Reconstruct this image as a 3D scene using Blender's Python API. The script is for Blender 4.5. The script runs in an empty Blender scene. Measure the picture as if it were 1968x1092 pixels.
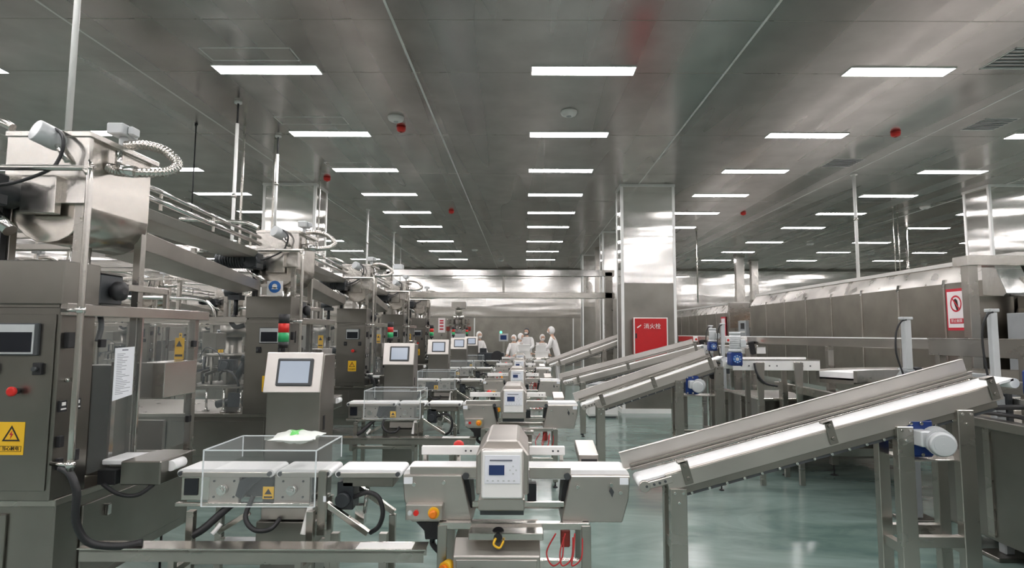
import bpy, bmesh, math, random
from mathutils import Vector, Matrix
random.seed(7)
PI = math.pi
SC = bpy.context.scene
COL = SC.collection

# ---------------------------------------------------------------- camera
F = 1100.0                       # focal length in pixels of the 1968 px wide frame
VX, HY, CZ = 1008.0, 638.0, 1.62  # vanishing point column, horizon row, eye height in metres
PITCH = math.atan((HY - 546.0) / F)
cam_data = bpy.data.cameras.new('camera')
cam = bpy.data.objects.new('camera', cam_data)
COL.objects.link(cam)
cam_data.sensor_width = 36.0
cam_data.lens = 36.0 * F / 1968.0
cam_data.shift_x = -(VX - 984.0) / 1968.0
cam_data.clip_start = 0.02
cam_data.clip_end = 200.0
cam.matrix_world = Matrix.Translation((0, 0, CZ)) @ Matrix.Rotation(PI / 2 + PITCH, 4, 'X') @ Matrix.Rotation(math.radians(0.2), 4, 'Z')
SC.camera = cam

# ---------------------------------------------------------------- world, exposure
world = bpy.data.worlds.new('world')
SC.world = world
world.use_nodes = True
world.node_tree.nodes['Background'].inputs[0].default_value = (0.8, 0.9, 1.0, 1)
world.node_tree.nodes['Background'].inputs[1].default_value = 0.05
SC.view_settings.view_transform = 'Standard'
SC.view_settings.look = 'None'
SC.view_settings.gamma = 1.0
SC.view_settings.exposure = 0.0
SC.view_settings.use_curve_mapping = False
LIGHT_STRENGTH = 41.0
SC.cycles.max_bounces = 10
SC.cycles.diffuse_bounces = 4
SC.cycles.glossy_bounces = 6
SC.cycles.transmission_bounces = 8
SC.cycles.transparent_max_bounces = 12
SC.cycles.sample_clamp_indirect = 6.0
SC.cycles.caustics_reflective = True
SC.cycles.use_denoising = True


def P(x, y, Y):
    """The place at distance Y in front of the camera that the photograph shows at pixel (x, y)."""
    u, v = (x - VX) / F, (546.0 - y) / F
    c, s = math.cos(PITCH), math.sin(PITCH)
    d = Vector((u, c - v * s, s + v * c))
    return Vector((0, 0, CZ)) + d * (Y / d.y)


# ---------------------------------------------------------------- materials
MATS = {}


def _nodes(name):
    m = bpy.data.materials.new(name)
    m.use_nodes = True
    nt = m.node_tree
    b = nt.nodes['Principled BSDF']
    MATS[name] = m
    return m, nt, b


def plain(name, col, rough=0.5, metal=0.0, var=0.06, scale=6.0, spec=0.5, emit=None, strength=0.0, coat=0.0):
    m, nt, b = _nodes(name)
    tc = nt.nodes.new('ShaderNodeTexCoord')
    n = nt.nodes.new('ShaderNodeTexNoise')
    n.inputs['Scale'].default_value = scale
    n.inputs['Detail'].default_value = 4
    nt.links.new(tc.outputs['Object'], n.inputs['Vector'])
    r = nt.nodes.new('ShaderNodeValToRGB')
    r.color_ramp.elements[0].position = 0.3
    r.color_ramp.elements[1].position = 0.7
    r.color_ramp.elements[0].color = tuple(max(0, c * (1 - var)) for c in col) + (1,)
    r.color_ramp.elements[1].color = tuple(min(1, c * (1 + var)) for c in col) + (1,)
    nt.links.new(n.outputs['Fac'], r.inputs['Fac'])
    nt.links.new(r.outputs['Color'], b.inputs['Base Color'])
    b.inputs['Roughness'].default_value = rough
    b.inputs['Metallic'].default_value = metal
    b.inputs['Specular IOR Level'].default_value = spec
    b.inputs['Coat Weight'].default_value = coat
    if emit:
        b.inputs['Emission Color'].default_value = tuple(emit) + (1,)
        b.inputs['Emission Strength'].default_value = strength
    return m


def steel(name, col=(0.56, 0.53, 0.49), rough=0.3, stretch=(1, 1, 2.5), scale=3.0, rvar=0.012, bump=0.0, bscale=(1, 1, 1), bn=2.0, cvar=0.12, aniso=0.0, detail=3.0):
    """Brushed stainless steel: fine streaks in colour and roughness, and where wanted a slow buckle of the sheet."""
    m, nt, b = _nodes(name)
    L = nt.links.new
    tc = nt.nodes.new('ShaderNodeTexCoord')
    mp = nt.nodes.new('ShaderNodeMapping')
    mp.inputs['Scale'].default_value = stretch
    L(tc.outputs['Object'], mp.inputs['Vector'])
    n = nt.nodes.new('ShaderNodeTexNoise')
    n.inputs['Scale'].default_value = scale
    n.inputs['Detail'].default_value = detail
    L(mp.outputs['Vector'], n.inputs['Vector'])
    mr = nt.nodes.new('ShaderNodeMapRange')
    mr.inputs['From Min'].default_value = 0.3
    mr.inputs['From Max'].default_value = 0.7
    mr.inputs['To Min'].default_value = max(0.02, rough - rvar)
    mr.inputs['To Max'].default_value = rough + rvar
    L(n.outputs['Fac'], mr.inputs['Value'])
    L(mr.outputs['Result'], b.inputs['Roughness'])
    n2 = nt.nodes.new('ShaderNodeTexNoise')
    n2.inputs['Scale'].default_value = 2.2
    n2.inputs['Detail'].default_value = 3
    L(tc.outputs['Object'], n2.inputs['Vector'])
    r = nt.nodes.new('ShaderNodeValToRGB')
    r.color_ramp.elements[0].position = 0.3
    r.color_ramp.elements[1].position = 0.7
    r.color_ramp.elements[0].color = tuple(c * (1 - cvar) for c in col) + (1,)
    r.color_ramp.elements[1].color = tuple(min(1, c * (1 + cvar)) for c in col) + (1,)
    L(n2.outputs['Fac'], r.inputs['Fac'])
    L(r.outputs['Color'], b.inputs['Base Color'])
    b.inputs['Metallic'].default_value = 1.0
    b.inputs['Anisotropic'].default_value = aniso
    if bump > 0:
        mb = nt.nodes.new('ShaderNodeMapping')
        mb.inputs['Scale'].default_value = bscale
        L(tc.outputs['Object'], mb.inputs['Vector'])
        nb = nt.nodes.new('ShaderNodeTexNoise')
        nb.inputs['Scale'].default_value = bn
        nb.inputs['Detail'].default_value = min(detail, 1.0)
        L(mb.outputs['Vector'], nb.inputs['Vector'])
        bp = nt.nodes.new('ShaderNodeBump')
        bp.inputs['Strength'].default_value = 1.0
        bp.inputs['Distance'].default_value = bump
        L(nb.outputs['Fac'], bp.inputs['Height'])
        L(bp.outputs['Normal'], b.inputs['Normal'])
    return m


STEEL = steel('brushed_steel', (0.44, 0.42, 0.385), 0.28)
STEEL_V = steel('brushed_steel_cabinet', (0.275, 0.262, 0.24), 0.30, (6, 6, 0.8), 1.5, 0.01)
STEEL_D = steel('dull_steel', (0.28, 0.265, 0.24), 0.38, (1, 1, 12), 4.0)
STEEL_L = steel('bright_steel', (0.66, 0.63, 0.59), 0.24, (1, 12, 12), 4.0)
STEEL_M = steel('matte_steel_plate', (0.57, 0.535, 0.50), 0.38, (1, 1, 20), 3.0)
POLISH = steel('polished_steel', (0.74, 0.72, 0.70), 0.12, (1, 1, 1), 6.0, 0.04)
HOPPER = steel('hopper_steel', (0.66, 0.62, 0.57), 0.24, (1, 1, 6), 3.0, 0.03)
MIRROR = steel('mirror_steel_sheet', (0.86, 0.84, 0.81), 0.135, (1, 1, 1), 5.0, 0.015, 0.0045, (0.3, 0.3, 2.6), 1.3, 0.03, 0.94)
CEIL = steel('ceiling_steel', (0.53, 0.505, 0.49), 0.28, (2.2, 0.10, 1), 1.2, 0.07, 0.012, (0.9, 0.10, 1), 1.0, 0.10, 0.0, 0.0)
TUNNEL = steel('tunnel_steel', (0.34, 0.32, 0.285), 0.30, (1, 1, 2.5), 3.0, 0.02)
WHITE_BELT = plain('white_belt', (0.90, 0.90, 0.90), 0.42, 0, 0.03, 20)
WHITE = plain('white_plastic', (0.80, 0.79, 0.77), 0.4, 0, 0.03)
WHITE_CLOTH = plain('white_cloth', (0.85, 0.83, 0.82), 0.8, 0, 0.05, 9)
TRIMW = plain('white_aluminium_trim', (0.82, 0.82, 0.80), 0.35, 0.0, 0.03)
BLACK = plain('black_rubber', (0.018, 0.018, 0.02), 0.45, 0, 0.2)
BLACKM = plain('black_motor_paint', (0.03, 0.035, 0.04), 0.38, 0.1, 0.2)
DGREY = plain('dark_grey_plastic', (0.06, 0.065, 0.07), 0.4, 0, 0.1)
MGREY = plain('grey_enamel', (0.34, 0.36, 0.37), 0.35, 0.1, 0.05)
LGREY = plain('light_grey_enamel', (0.55, 0.57, 0.58), 0.35, 0.1, 0.05)
BLUE = plain('blue_gearbox_paint', (0.01, 0.035, 0.17), 0.35, 0, 0.15, 14)
RED = plain('red_enamel', (0.50, 0.008, 0.012), 0.4, 0, 0.05)
REDP = plain('red_plastic', (0.62, 0.02, 0.015), 0.3, 0, 0.08)
REDD = plain('dark_red_plastic', (0.28, 0.04, 0.03), 0.4, 0, 0.08)
GREENP = plain('green_plastic', (0.02, 0.36, 0.12), 0.3, 0, 0.08)
YELLOW = plain('yellow_sticker', (0.85, 0.50, 0.02), 0.45, 0, 0.03)
ORANGE = plain('orange_plastic', (0.85, 0.22, 0.01), 0.4, 0, 0.05)
PAPER = plain('paper', (0.84, 0.86, 0.90), 0.7, 0, 0.02)
ROOFM = plain('pale_roof_sheet', (0.66, 0.64, 0.61), 0.45, 0.3, 0.04)
EAVE = steel('eave_steel', (0.80, 0.76, 0.72), 0.3, (1, 1, 1), 4.0, 0.05, 0.03, (1, .6, 2), 1.5)
STEEL_B = steel('pale_steel_plate', (0.74, 0.70, 0.665), 0.44, (1, 1, 2.5), 3.0, 0.02)
INK = plain('ink', (0.12, 0.13, 0.16), 0.7, 0, 0.1)
INKK = plain('black_ink', (0.02, 0.015, 0.01), 0.6, 0, 0.1)
SIGNW = plain('white_sign_face', (0.84, 0.78, 0.79), 0.45, 0, 0.02)
SIGNR = plain('red_sign_ink', (0.55, 0.02, 0.04), 0.45, 0, 0.05)
TRACK = plain('red_hose', (0.45, 0.02, 0.02), 0.35, 0, 0.1)
TEAL = plain('teal_pump_paint', (0.03, 0.22, 0.22), 0.4, 0, 0.1)
SKIN = plain('skin', (0.60, 0.38, 0.28), 0.6, 0, 0.05)
CARD = plain('cardboard', (0.50, 0.33, 0.21), 0.8, 0, 0.05)
BLUEST = plain('blue_sticker', (0.02, 0.13, 0.42), 0.4, 0, 0.05)
SCREEN = plain('lit_screen', (0.30, 0.33, 0.38), 0.15, 0, 0.04, 3, emit=(0.55, 0.65, 0.8), strength=0.30)
SCREENW = plain('bright_screen', (0.5, 0.5, 0.55), 0.15, 0, 0.04, 3, emit=(0.75, 0.82, 1.0), strength=0.45)
DSCREEN = plain('dark_screen', (0.02, 0.022, 0.028), 0.12, 0, 0.1)
LCD = plain('blue_lcd', (0.012, 0.022, 0.07), 0.25, 0, 0.1, emit=(0.03, 0.06, 0.17), strength=0.3)
PANELW = plain('printed_panel', (0.76, 0.77, 0.82), 0.35, 0, 0.02)
GREENL = plain('green_lamp', (0.05, 0.6, 0.2), 0.3, 0, 0.03, emit=(0.1, 1.0, 0.4), strength=2.5)
SNACK = plain('snack_bag_white', (0.80, 0.83, 0.78), 0.35, 0, 0.05)
SNACKG = plain('snack_bag_green', (0.16, 0.70, 0.15), 0.35, 0, 0.05)

EMIT, _nt, _b = _nodes('led_diffuser')
_b.inputs['Base Color'].default_value = (0.9, 0.93, 1, 1)
_b.inputs['Emission Color'].default_value = (1.0, 0.962, 0.962, 1)
_b.inputs['Emission Strength'].default_value = LIGHT_STRENGTH
_b.inputs['Roughness'].default_value = 0.5

# clear sheets
def clear(name, tint, rough=0.03, alpha=0.25):
    m, nt, b = _nodes(name)
    b.inputs['Base Color'].default_value = tint + (1,)
    b.inputs['Roughness'].default_value = rough
    b.inputs['Transmission Weight'].default_value = 0.0
    b.inputs['Alpha'].default_value = alpha
    b.inputs['Specular IOR Level'].default_value = 0.6
    return m
ACRYLIC = clear('clear_acrylic', (0.75, 0.80, 0.80), 0.03, 0.07)
ACRYEDGE = clear('acrylic_edge', (0.85, 0.9, 0.92), 0.2, 0.75)
GUARD = clear('clear_guard_sheet', (0.5, 0.55, 0.55), 0.04, 0.06)

# epoxy floor
FLOORM, nt, b = _nodes('green_epoxy_floor')
tc = nt.nodes.new('ShaderNodeTexCoord')
n1 = nt.nodes.new('ShaderNodeTexNoise'); n1.inputs['Scale'].default_value = 0.9; n1.inputs['Detail'].default_value = 7; n1.inputs['Roughness'].default_value = 0.62; n1.inputs['Distortion'].default_value = 1.2
mp = nt.nodes.new('ShaderNodeMapping'); mp.inputs['Scale'].default_value = (0.7, 1.8, 1)
nt.links.new(tc.outputs['Object'], mp.inputs['Vector']); nt.links.new(mp.outputs['Vector'], n1.inputs['Vector'])
cr = nt.nodes.new('ShaderNodeValToRGB')
cr.color_ramp.elements[0].position = 0.32; cr.color_ramp.elements[0].color = (0.095, 0.150, 0.134, 1)
cr.color_ramp.elements[1].position = 0.70; cr.color_ramp.elements[1].color = (0.235, 0.315, 0.288, 1)
nt.links.new(n1.outputs['Fac'], cr.inputs['Fac']); nt.links.new(cr.outputs['Color'], b.inputs['Base Color'])
mr = nt.nodes.new('ShaderNodeMapRange'); mr.inputs['To Min'].default_value = 0.08; mr.inputs['To Max'].default_value = 0.26
nt.links.new(n1.outputs['Fac'], mr.inputs['Value']); nt.links.new(mr.outputs['Result'], b.inputs['Roughness'])
n3 = nt.nodes.new('ShaderNodeTexNoise'); n3.inputs['Scale'].default_value = 3.5; n3.inputs['Detail'].default_value = 2
nt.links.new(tc.outputs['Object'], n3.inputs['Vector'])
bp = nt.nodes.new('ShaderNodeBump'); bp.inputs['Distance'].default_value = 0.004; bp.inputs['Strength'].default_value = 0.5
nt.links.new(n3.outputs['Fac'], bp.inputs['Height']); nt.links.new(bp.outputs['Normal'], b.inputs['Normal'])


# ---------------------------------------------------------------- mesh kit
class MB:
    def __init__(self):
        self.v, self.f, self.s = [], [], []

    def _add(self, vs, fs, smooth):
        o = len(self.v)
        self.v += [Vector(p) for p in vs]
        self.f += [tuple(i + o for i in f) for f in fs]
        self.s += ([smooth] * len(fs)) if isinstance(smooth, bool) else smooth
        return self

    def hexa(self, p):
        return self._add(p, [(0, 3, 2, 1), (4, 5, 6, 7), (0, 1, 5, 4), (1, 2, 6, 5), (2, 3, 7, 6), (3, 0, 4, 7)], False)

    def box(self, x0, x1, y0, y1, z0, z1):
        if x0 > x1: x0, x1 = x1, x0
        if y0 > y1: y0, y1 = y1, y0
        if z0 > z1: z0, z1 = z1, z0
        return self.hexa([(x0, y0, z0), (x1, y0, z0), (x1, y1, z0), (x0, y1, z0), (x0, y0, z1), (x1, y0, z1), (x1, y1, z1), (x0, y1, z1)])

    def obox(self, c, size, rot):
        c = Vector(c); h = Vector(size) / 2
        pts = []
        for z in (-1, 1):
            for (x, y) in ((-1, -1), (1, -1), (1, 1), (-1, 1)):
                pts.append(c + rot @ Vector((x * h.x, y * h.y, z * h.z)))
        return self.hexa(pts)

    def bar(self, p, q, w, h, up=(0, 0, 1)):
        """A square-section bar from p to q, w wide and h high."""
        p, q = Vector(p), Vector(q)
        d = (q - p).normalized(); up = Vector(up)
        if abs(d.dot(up)) > 0.98: up = Vector((0, 1, 0))
        s = d.cross(up).normalized(); t = s.cross(d).normalized()
        pts = []
        for e in (p, q):
            pts += [e - s * w / 2 - t * h / 2, e + s * w / 2 - t * h / 2, e + s * w / 2 + t * h / 2, e - s * w / 2 + t * h / 2]
        return self._add(pts, [(0, 1, 2, 3), (7, 6, 5, 4), (0, 4, 5, 1), (1, 5, 6, 2), (2, 6, 7, 3), (3, 7, 4, 0)], False)

    def prism(self, poly, axis, a, b):
        """A polygon in the plane across the axis, pushed from a to b. poly is (u, v): axis x -> (y, z), y -> (x, z), z -> (x, y)."""
        n = len(poly)
        def pt(u, v, w):
            return {'x': (w, u, v), 'y': (u, w, v), 'z': (u, v, w)}[axis]
        vs = [pt(u, v, a) for u, v in poly] + [pt(u, v, b) for u, v in poly]
        fs = [tuple(range(n)), tuple(reversed(range(n, 2 * n)))] + [(i, i + n, (i + 1) % n + n, (i + 1) % n) for i in range(n)]
        return self._add(vs, fs, False)

    def cyl(self, p, q, r, n=16, r2=None, caps=True):
        p, q = Vector(p), Vector(q); r2 = r if r2 is None else r2
        d = (q - p).normalized()
        up = Vector((0, 0, 1)) if abs(d.z) < 0.95 else Vector((1, 0, 0))
        s = d.cross(up).normalized(); t = s.cross(d).normalized()
        vs = []
        for e, rr in ((p, r), (q, r2)):
            for i in range(n):
                a = 2 * PI * i / n
                vs.append(e + s * math.cos(a) * rr + t * math.sin(a) * rr)
        fs = [(i, (i + 1) % n, (i + 1) % n + n, i + n) for i in range(n)]
        sm = [True] * n
        if caps:
            fs += [tuple(reversed(range(n))), tuple(range(n, 2 * n))]
            sm += [False, False]
        return self._add(vs, fs, sm)

    def tube(self, pts, r, n=10, smooth_path=True, sub=6):
        pts = [Vector(p) for p in pts]
        if smooth_path and len(pts) > 2:
            out = []
            for i in range(len(pts) - 1):
                p0 = pts[max(i - 1, 0)]; p1 = pts[i]; p2 = pts[i + 1]; p3 = pts[min(i + 2, len(pts) - 1)]
                for k in range(sub):
                    t = k / sub
                    out.append(0.5 * ((2 * p1) + (p2 - p0) * t + (2 * p0 - 5 * p1 + 4 * p2 - p3) * t * t + (-p0 + 3 * p1 - 3 * p2 + p3) * t ** 3))
            out.append(pts[-1]); pts = out
        m = len(pts)
        vs, ref = [], None
        for i, p in enumerate(pts):
            d = (pts[min(i + 1, m - 1)] - pts[max(i - 1, 0)]).normalized()
            if ref is None:
                ref = Vector((0, 0, 1)) if abs(d.z) < 0.9 else Vector((1, 0, 0))
            ref = (ref - d * ref.dot(d)).normalized()
            s = d.cross(ref)
            rr = r(i / (m - 1)) if callable(r) else r
            for k in range(n):
                a = 2 * PI * k / n
                vs.append(p + ref * math.cos(a) * rr + s * math.sin(a) * rr)
        fs, sm = [], []
        for i in range(m - 1):
            for k in range(n):
                fs.append((i * n + k, (i + 1) * n + k, (i + 1) * n + (k + 1) % n, i * n + (k + 1) % n)); sm.append(True)
        fs += [tuple(range(n)), tuple(reversed(range((m - 1) * n, m * n)))]; sm += [False, False]
        return self._add(vs, fs, sm)

    def lathe(self, c, prof, axis='z', n=24):
        """prof: (radius, height) pairs along the axis from c."""
        c = Vector(c); m = len(prof); vs = []
        for r, h in prof:
            for i in range(n):
                a = 2 * PI * i / n
                x, y = r * math.cos(a), r * math.sin(a)
                vs.append(c + Vector({'z': (x, y, h), 'y': (x, h, y), 'x': (h, x, y)}[axis]))
        fs = []
        for j in range(m - 1):
            for i in range(n):
                fs.append((j * n + i, j * n + (i + 1) % n, (j + 1) * n + (i + 1) % n, (j + 1) * n + i))
        sm = [True] * len(fs)
        fs += [tuple(reversed(range(n))), tuple(range((m - 1) * n, m * n))]; sm += [False, False]
        return self._add(vs, fs, sm)

    def ball(self, c, r, n=12, m=8, sz=1.0):
        return self.lathe(c, [(max(1e-4, r * math.sin(PI * j / m)), -r * sz * math.cos(PI * j / m)) for j in range(m + 1)], 'z', n)

    def build(self, name, mat, parent=None, bevel=0.0, seg=1):
        me = bpy.data.meshes.new(name)
        off = base_of(parent) if parent else Vector((0, 0, 0))
        me.from_pydata([tuple(p - off) for p in self.v], [], self.f)
        me.polygons.foreach_set('use_smooth', self.s)
        bm = bmesh.new(); bm.from_mesh(me)
        bmesh.ops.recalc_face_normals(bm, faces=bm.faces)
        bm.to_mesh(me); bm.free()
        me.materials.append(mat)
        o = bpy.data.objects.new(name, me)
        COL.objects.link(o)
        if parent: o.parent = parent
        if bevel:
            md = o.modifiers.new('edge', 'BEVEL')
            md.width = bevel; md.segments = seg; md.limit_method = 'ANGLE'; md.angle_limit = math.radians(40)
        return o


def base_of(o):
    v = Vector((0, 0, 0))
    while o is not None:
        v = v + o.location
        o = o.parent
    return v


def tag(o, label=None, cat=None, group=None, kind=None):
    if label: o['label'] = label
    if cat: o['category'] = cat
    if group: o['group'] = group
    if kind: o['kind'] = kind
    return o


def thing(name, loc, label, cat, group=None):
    o = bpy.data.objects.new(name, None)
    o.empty_display_size = 0.1
    COL.objects.link(o)
    o.location = loc
    return tag(o, label, cat, group)


def solo(name, mb, mat, label, cat, group=None, bevel=0.0):
    """A thing that is one mesh: its origin goes to its own base."""
    lo = Vector((min(p.x for p in mb.v) + max(p.x for p in mb.v), min(p.y for p in mb.v) + max(p.y for p in mb.v), 0)) / 2
    lo.z = min(p.z for p in mb.v)
    mb.v = [p - lo for p in mb.v]
    o = mb.build(name, mat, None, bevel)
    o.location = lo
    return tag(o, label, cat, group)


KIDS = {}
def copy_tree(o, parent=None):
    c = o.copy(); COL.objects.link(c)
    c.parent = parent
    if parent is None: c.parent = None
    for ch in o.children:
        copy_tree(ch, c)
    return c


def duplicate(root, d, label):
    c = copy_tree(root)
    c.location = root.location + Vector(d)
    c['label'] = label
    return c


def struct(name, mb, mat, parent=None, bevel=0.0):
    o = mb.build(name, mat, parent, bevel)
    if parent is None: o['kind'] = 'structure'
    return o


def text_mesh(name, txt, size, mat, parent, origin, xdir, ydir, depth=0.0015, align='CENTER'):
    """Lettering as a thin mesh: origin is its centre, xdir the reading direction, ydir up."""
    cu = bpy.data.curves.new(name, 'FONT')
    cu.body = txt; cu.size = size; cu.align_x = align; cu.align_y = 'CENTER'; cu.extrude = depth / 2; cu.resolution_u = 3
    tmp = bpy.data.objects.new('tmp_text', cu)
    COL.objects.link(tmp)
    dg = bpy.context.evaluated_depsgraph_get(); dg.update()
    me = bpy.data.meshes.new_from_object(tmp.evaluated_get(dg))
    bpy.data.objects.remove(tmp); bpy.data.curves.remove(cu)
    x = Vector(xdir).normalized(); y = Vector(ydir).normalized(); z = x.cross(y)
    M = Matrix((x, y, z)).transposed().to_4x4(); M.translation = Vector(origin) - base_of(parent)
    me.transform(M)
    me.materials.clear(); me.materials.append(mat)
    me.name = name
    o = bpy.data.objects.new(name, me); COL.objects.link(o); o.parent = parent
    return o


def foot(mb, x, y, z, r=0.028):
    """A levelling foot: threaded stud and a round pad, from z down to the floor."""
    mb.cyl((x, y, 0.012), (x, y, z), 0.008, 8)
    mb.cyl((x, y, 0.0), (x, y, 0.014), r, 14, r * 0.6)
    return mb


ORD = ['first', 'second', 'third', 'fourth', 'fifth', 'sixth', 'seventh', 'eighth', 'ninth', 'tenth', 'eleventh', 'twelfth', 'thirteenth', 'fourteenth', 'fifteenth', 'sixteenth', 'seventeenth', 'eighteenth', 'nineteenth', 'twentieth']

# ---------------------------------------------------------------- the room
X0, X1, Y0, Y1, ZC = -14.5, 19.0, -13.0, 27.6, 4.68
struct('floor', MB().box(X0 - .2, X1 + .2, Y0 - .2, Y1 + .2, -0.2, 0), FLOORM)
ceiling = struct('ceiling', MB().box(X0 - .2, X1 + .2, Y0 - .2, Y1 + .2, ZC, ZC + 0.2), CEIL)
struct('wall_left', MB().box(X0 - .2, X0, Y0, Y1, 0, ZC), MIRROR)
struct('wall_right', MB().box(X1, X1 + .2, Y0, Y1, 0, ZC), MIRROR)
struct('wall_front', MB().box(X0 - .2, X1 + .2, Y0 - .2, Y0, 0, ZC), STEEL_V)
struct('wall_back', MB().box(X0 - .2, X1 + .2, Y1, Y1 + .2, 2.3, ZC), MIRROR)
struct('wall_back', MB().box(X0 - .2, X1 + .2, Y1, Y1 + .2, 0, 2.3), TUNNEL)
# white joint strips of the ceiling sheets
k = 0
for x in (-11.8, -8.2, -4.55, -1.31, 2.36, 6.24, 9.9, 13.5):
    k += 1
    struct('trim_%d' % k, MB().box(x - .012, x + .012, Y0, Y1, ZC - 0.006, ZC), TRIMW)
for y in (3.3, 5.4, 6.55, 8.7, 10.9, 13.2, 15.6, 18.0, 20.6, 23.2):
    k += 1
    struct('trim_%d' % k, MB().box(X0, X1, y - .004, y + .004, ZC - 0.002, ZC), STEEL)
# back wall joints
for x in (-12, -9.6, -7.2, -4.8, -2.4, 2.35, 3.4, 5.0, 7.4, 9.8, 12.2):
    k += 1
    struct('trim_%d' % k, MB().box(x - .03, x + .03, Y1 - .02, Y1, 0, 2.3), TRIMW)
k += 1
struct('trim_%d' % k, MB().box(X0, X1, Y1 - .05, Y1, 2.28, 2.36), STEEL_D)
k += 1
struct('trim_%d' % k, MB().box(X0, X1, Y1 - .08, Y1, ZC - .1, ZC), STEEL_D)


def pillar(x0, x1, y0, y1, split=2.62):
    """A column clad in steel sheet with white corner strips and a white foot strip."""
    o = struct('pillar', MB().box(x0 + .01, x1 - .01, y0 + .01, y1 - .01, 0, split), STEEL_D)
    struct('upper_cladding', MB().box(x0 + .012, x1 - .012, y0 + .012, y1 - .012, split, ZC - .001), MIRROR, o)
    t = MB()
    for x in (x0, x1 - .055):
        for y in (y0, y1 - .055):
            t.box(x, x + .055, y, y + .055, 0.0, ZC - .001)
    struct('corner_trim', t, TRIMW, o)
    struct('top_trim', MB().box(x0 - .01, x1 + .01, y0 - .01, y1 + .01, ZC - .05, ZC - .001), TRIMW, o)
    struct('foot_trim', MB().box(x0 - .03, x1 + .03, y0 - .03, y1 + .03, 0, .09), TRIMW, o)
    return o


pillar(1.98, 3.10, 11.65, 12.25)
pillar(-5.42, -4.32, 11.65, 12.35)
pillar(9.52, 10.7, 11.55, 12.25)
pillar(2.35, 3.05, 17.2, 17.8)
pillar(2.28, 2.95, 22.5, 23.1)
pillar(-12.6, -11.6, 11.65, 12.3)


# ---------------------------------------------------------------- ceiling lights
def make_light():
    t = thing('ceiling_light', (0, 0, ZC), 'x', 'ceiling light', 'white LED panels on the steel ceiling')
    f = MB()
    f.box(-.61, .61, -.115, -.105, -.012, 0).box(-.61, .61, .105, .115, -.012, 0).box(-.61, -.60, -.105, .105, -.012, 0).box(.60, .61, -.105, .105, -.012, 0)
    f.v = [p + t.location for p in f.v]
    f.build('frame', TRIMW, t)
    d = MB().box(-.60, .60, -.105, .105, -.010, -.002)
    d.v = [p + t.location for p in d.v]
    d.build('diffuser', EMIT, t)
    return t


rows = [6.48, 8.66, 10.65, 12.58, 14.5, 16.5, 19.2, 21.6, 24.1, 4.5, 2.5, 0.5, -1.5, -3.5, -5.5, -7.5, -9.5, -11.5]
colname = {-10.4: 'second column beyond the packing machines', -6.75: 'column beyond the packing machines', -3.02: 'column over the packing machines', .68: 'column over the metal detectors',
           4.37: 'column between the pillars and the tunnel', 8.12: 'column over the tunnel machine', 11.75: 'column beyond the tunnel machine', 15.4: 'outermost column beyond the tunnel', -13.2: 'column by the far side wall'}
light0 = None
for cx in (-13.2, -10.4, -6.75, -3.02, .68, 4.37, 8.12, 11.75, 15.4):
    for j, y in enumerate(rows):
        if light0 is None:
            t = light0 = make_light()
        else:
            t = copy_tree(light0)
        t.location = (cx, y, ZC)
        if y > 5:
            t['label'] = 'white LED ceiling panel, %s in the %s' % (ORD[j], colname[cx])
        else:
            t['label'] = 'white LED panel in the ceiling over or behind the camera'


# ---------------------------------------------------------------- packing machine (first of the line; the others are copies)
def warning_sign(parent, x, y, z, w=.125, h=.158):
    """Yellow sticker on a face that looks to the camera: centre x, z at depth y."""
    s = MB().box(x - w / 2, x + w / 2, y - .002, y, z - h / 2, z + h / 2).build('warning_sticker', YELLOW, parent)
    s['label'] = 'yellow high voltage warning sticker'
    c = z + h * .12; r = w * .36
    tri = [(x, c + r), (x - r, c - r * .72), (x + r, c - r * .72)]
    q = .70
    cz = c - r * .15
    tin = [(x + (a - x) * q, cz + (b_ - cz) * q) for a, b_ in tri]
    m = MB()
    for i in range(3):
        a, b2 = tri[i], tri[(i + 1) % 3]; c2, d2 = tin[(i + 1) % 3], tin[i]
        m._add([(a[0], y - .003, a[1]), (b2[0], y - .003, b2[1]), (c2[0], y - .003, c2[1]), (d2[0], y - .003, d2[1])], [(0, 1, 2, 3)], False)
    m.build('triangle_mark', INKK, s)
    bolt = [(x + .004, c + .020), (x - .010, c - .002), (x - .001, c - .002), (x - .006, c - .022), (x + .010, c + .004), (x + .001, c + .004)]
    MB().prism(bolt, 'y', y - .0036, y - .0026).build('bolt_mark', SIGNR, s)
    f = MB(); z0 = z - h * .40; z1 = z - h * .24
    for (a, b2, c2, d2) in ((x - w * .42, x + w * .42, z0, z0 + .002), (x - w * .42, x + w * .42, z1, z1 + .002), (x - w * .42, x - w * .42 + .002, z0, z1), (x + w * .42 - .002, x + w * .42, z0, z1)):
        f.box(a, b2, y - .0032, y - .0022, c2, d2)
    f.build('sticker_border', INKK, s)
    text_mesh('sticker_text', '当心触电', .021, INKK, s, (x, y - .003, (z0 + z1) / 2 + .001), (1, 0, 0), (0, 0, 1))
    return s


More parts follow.
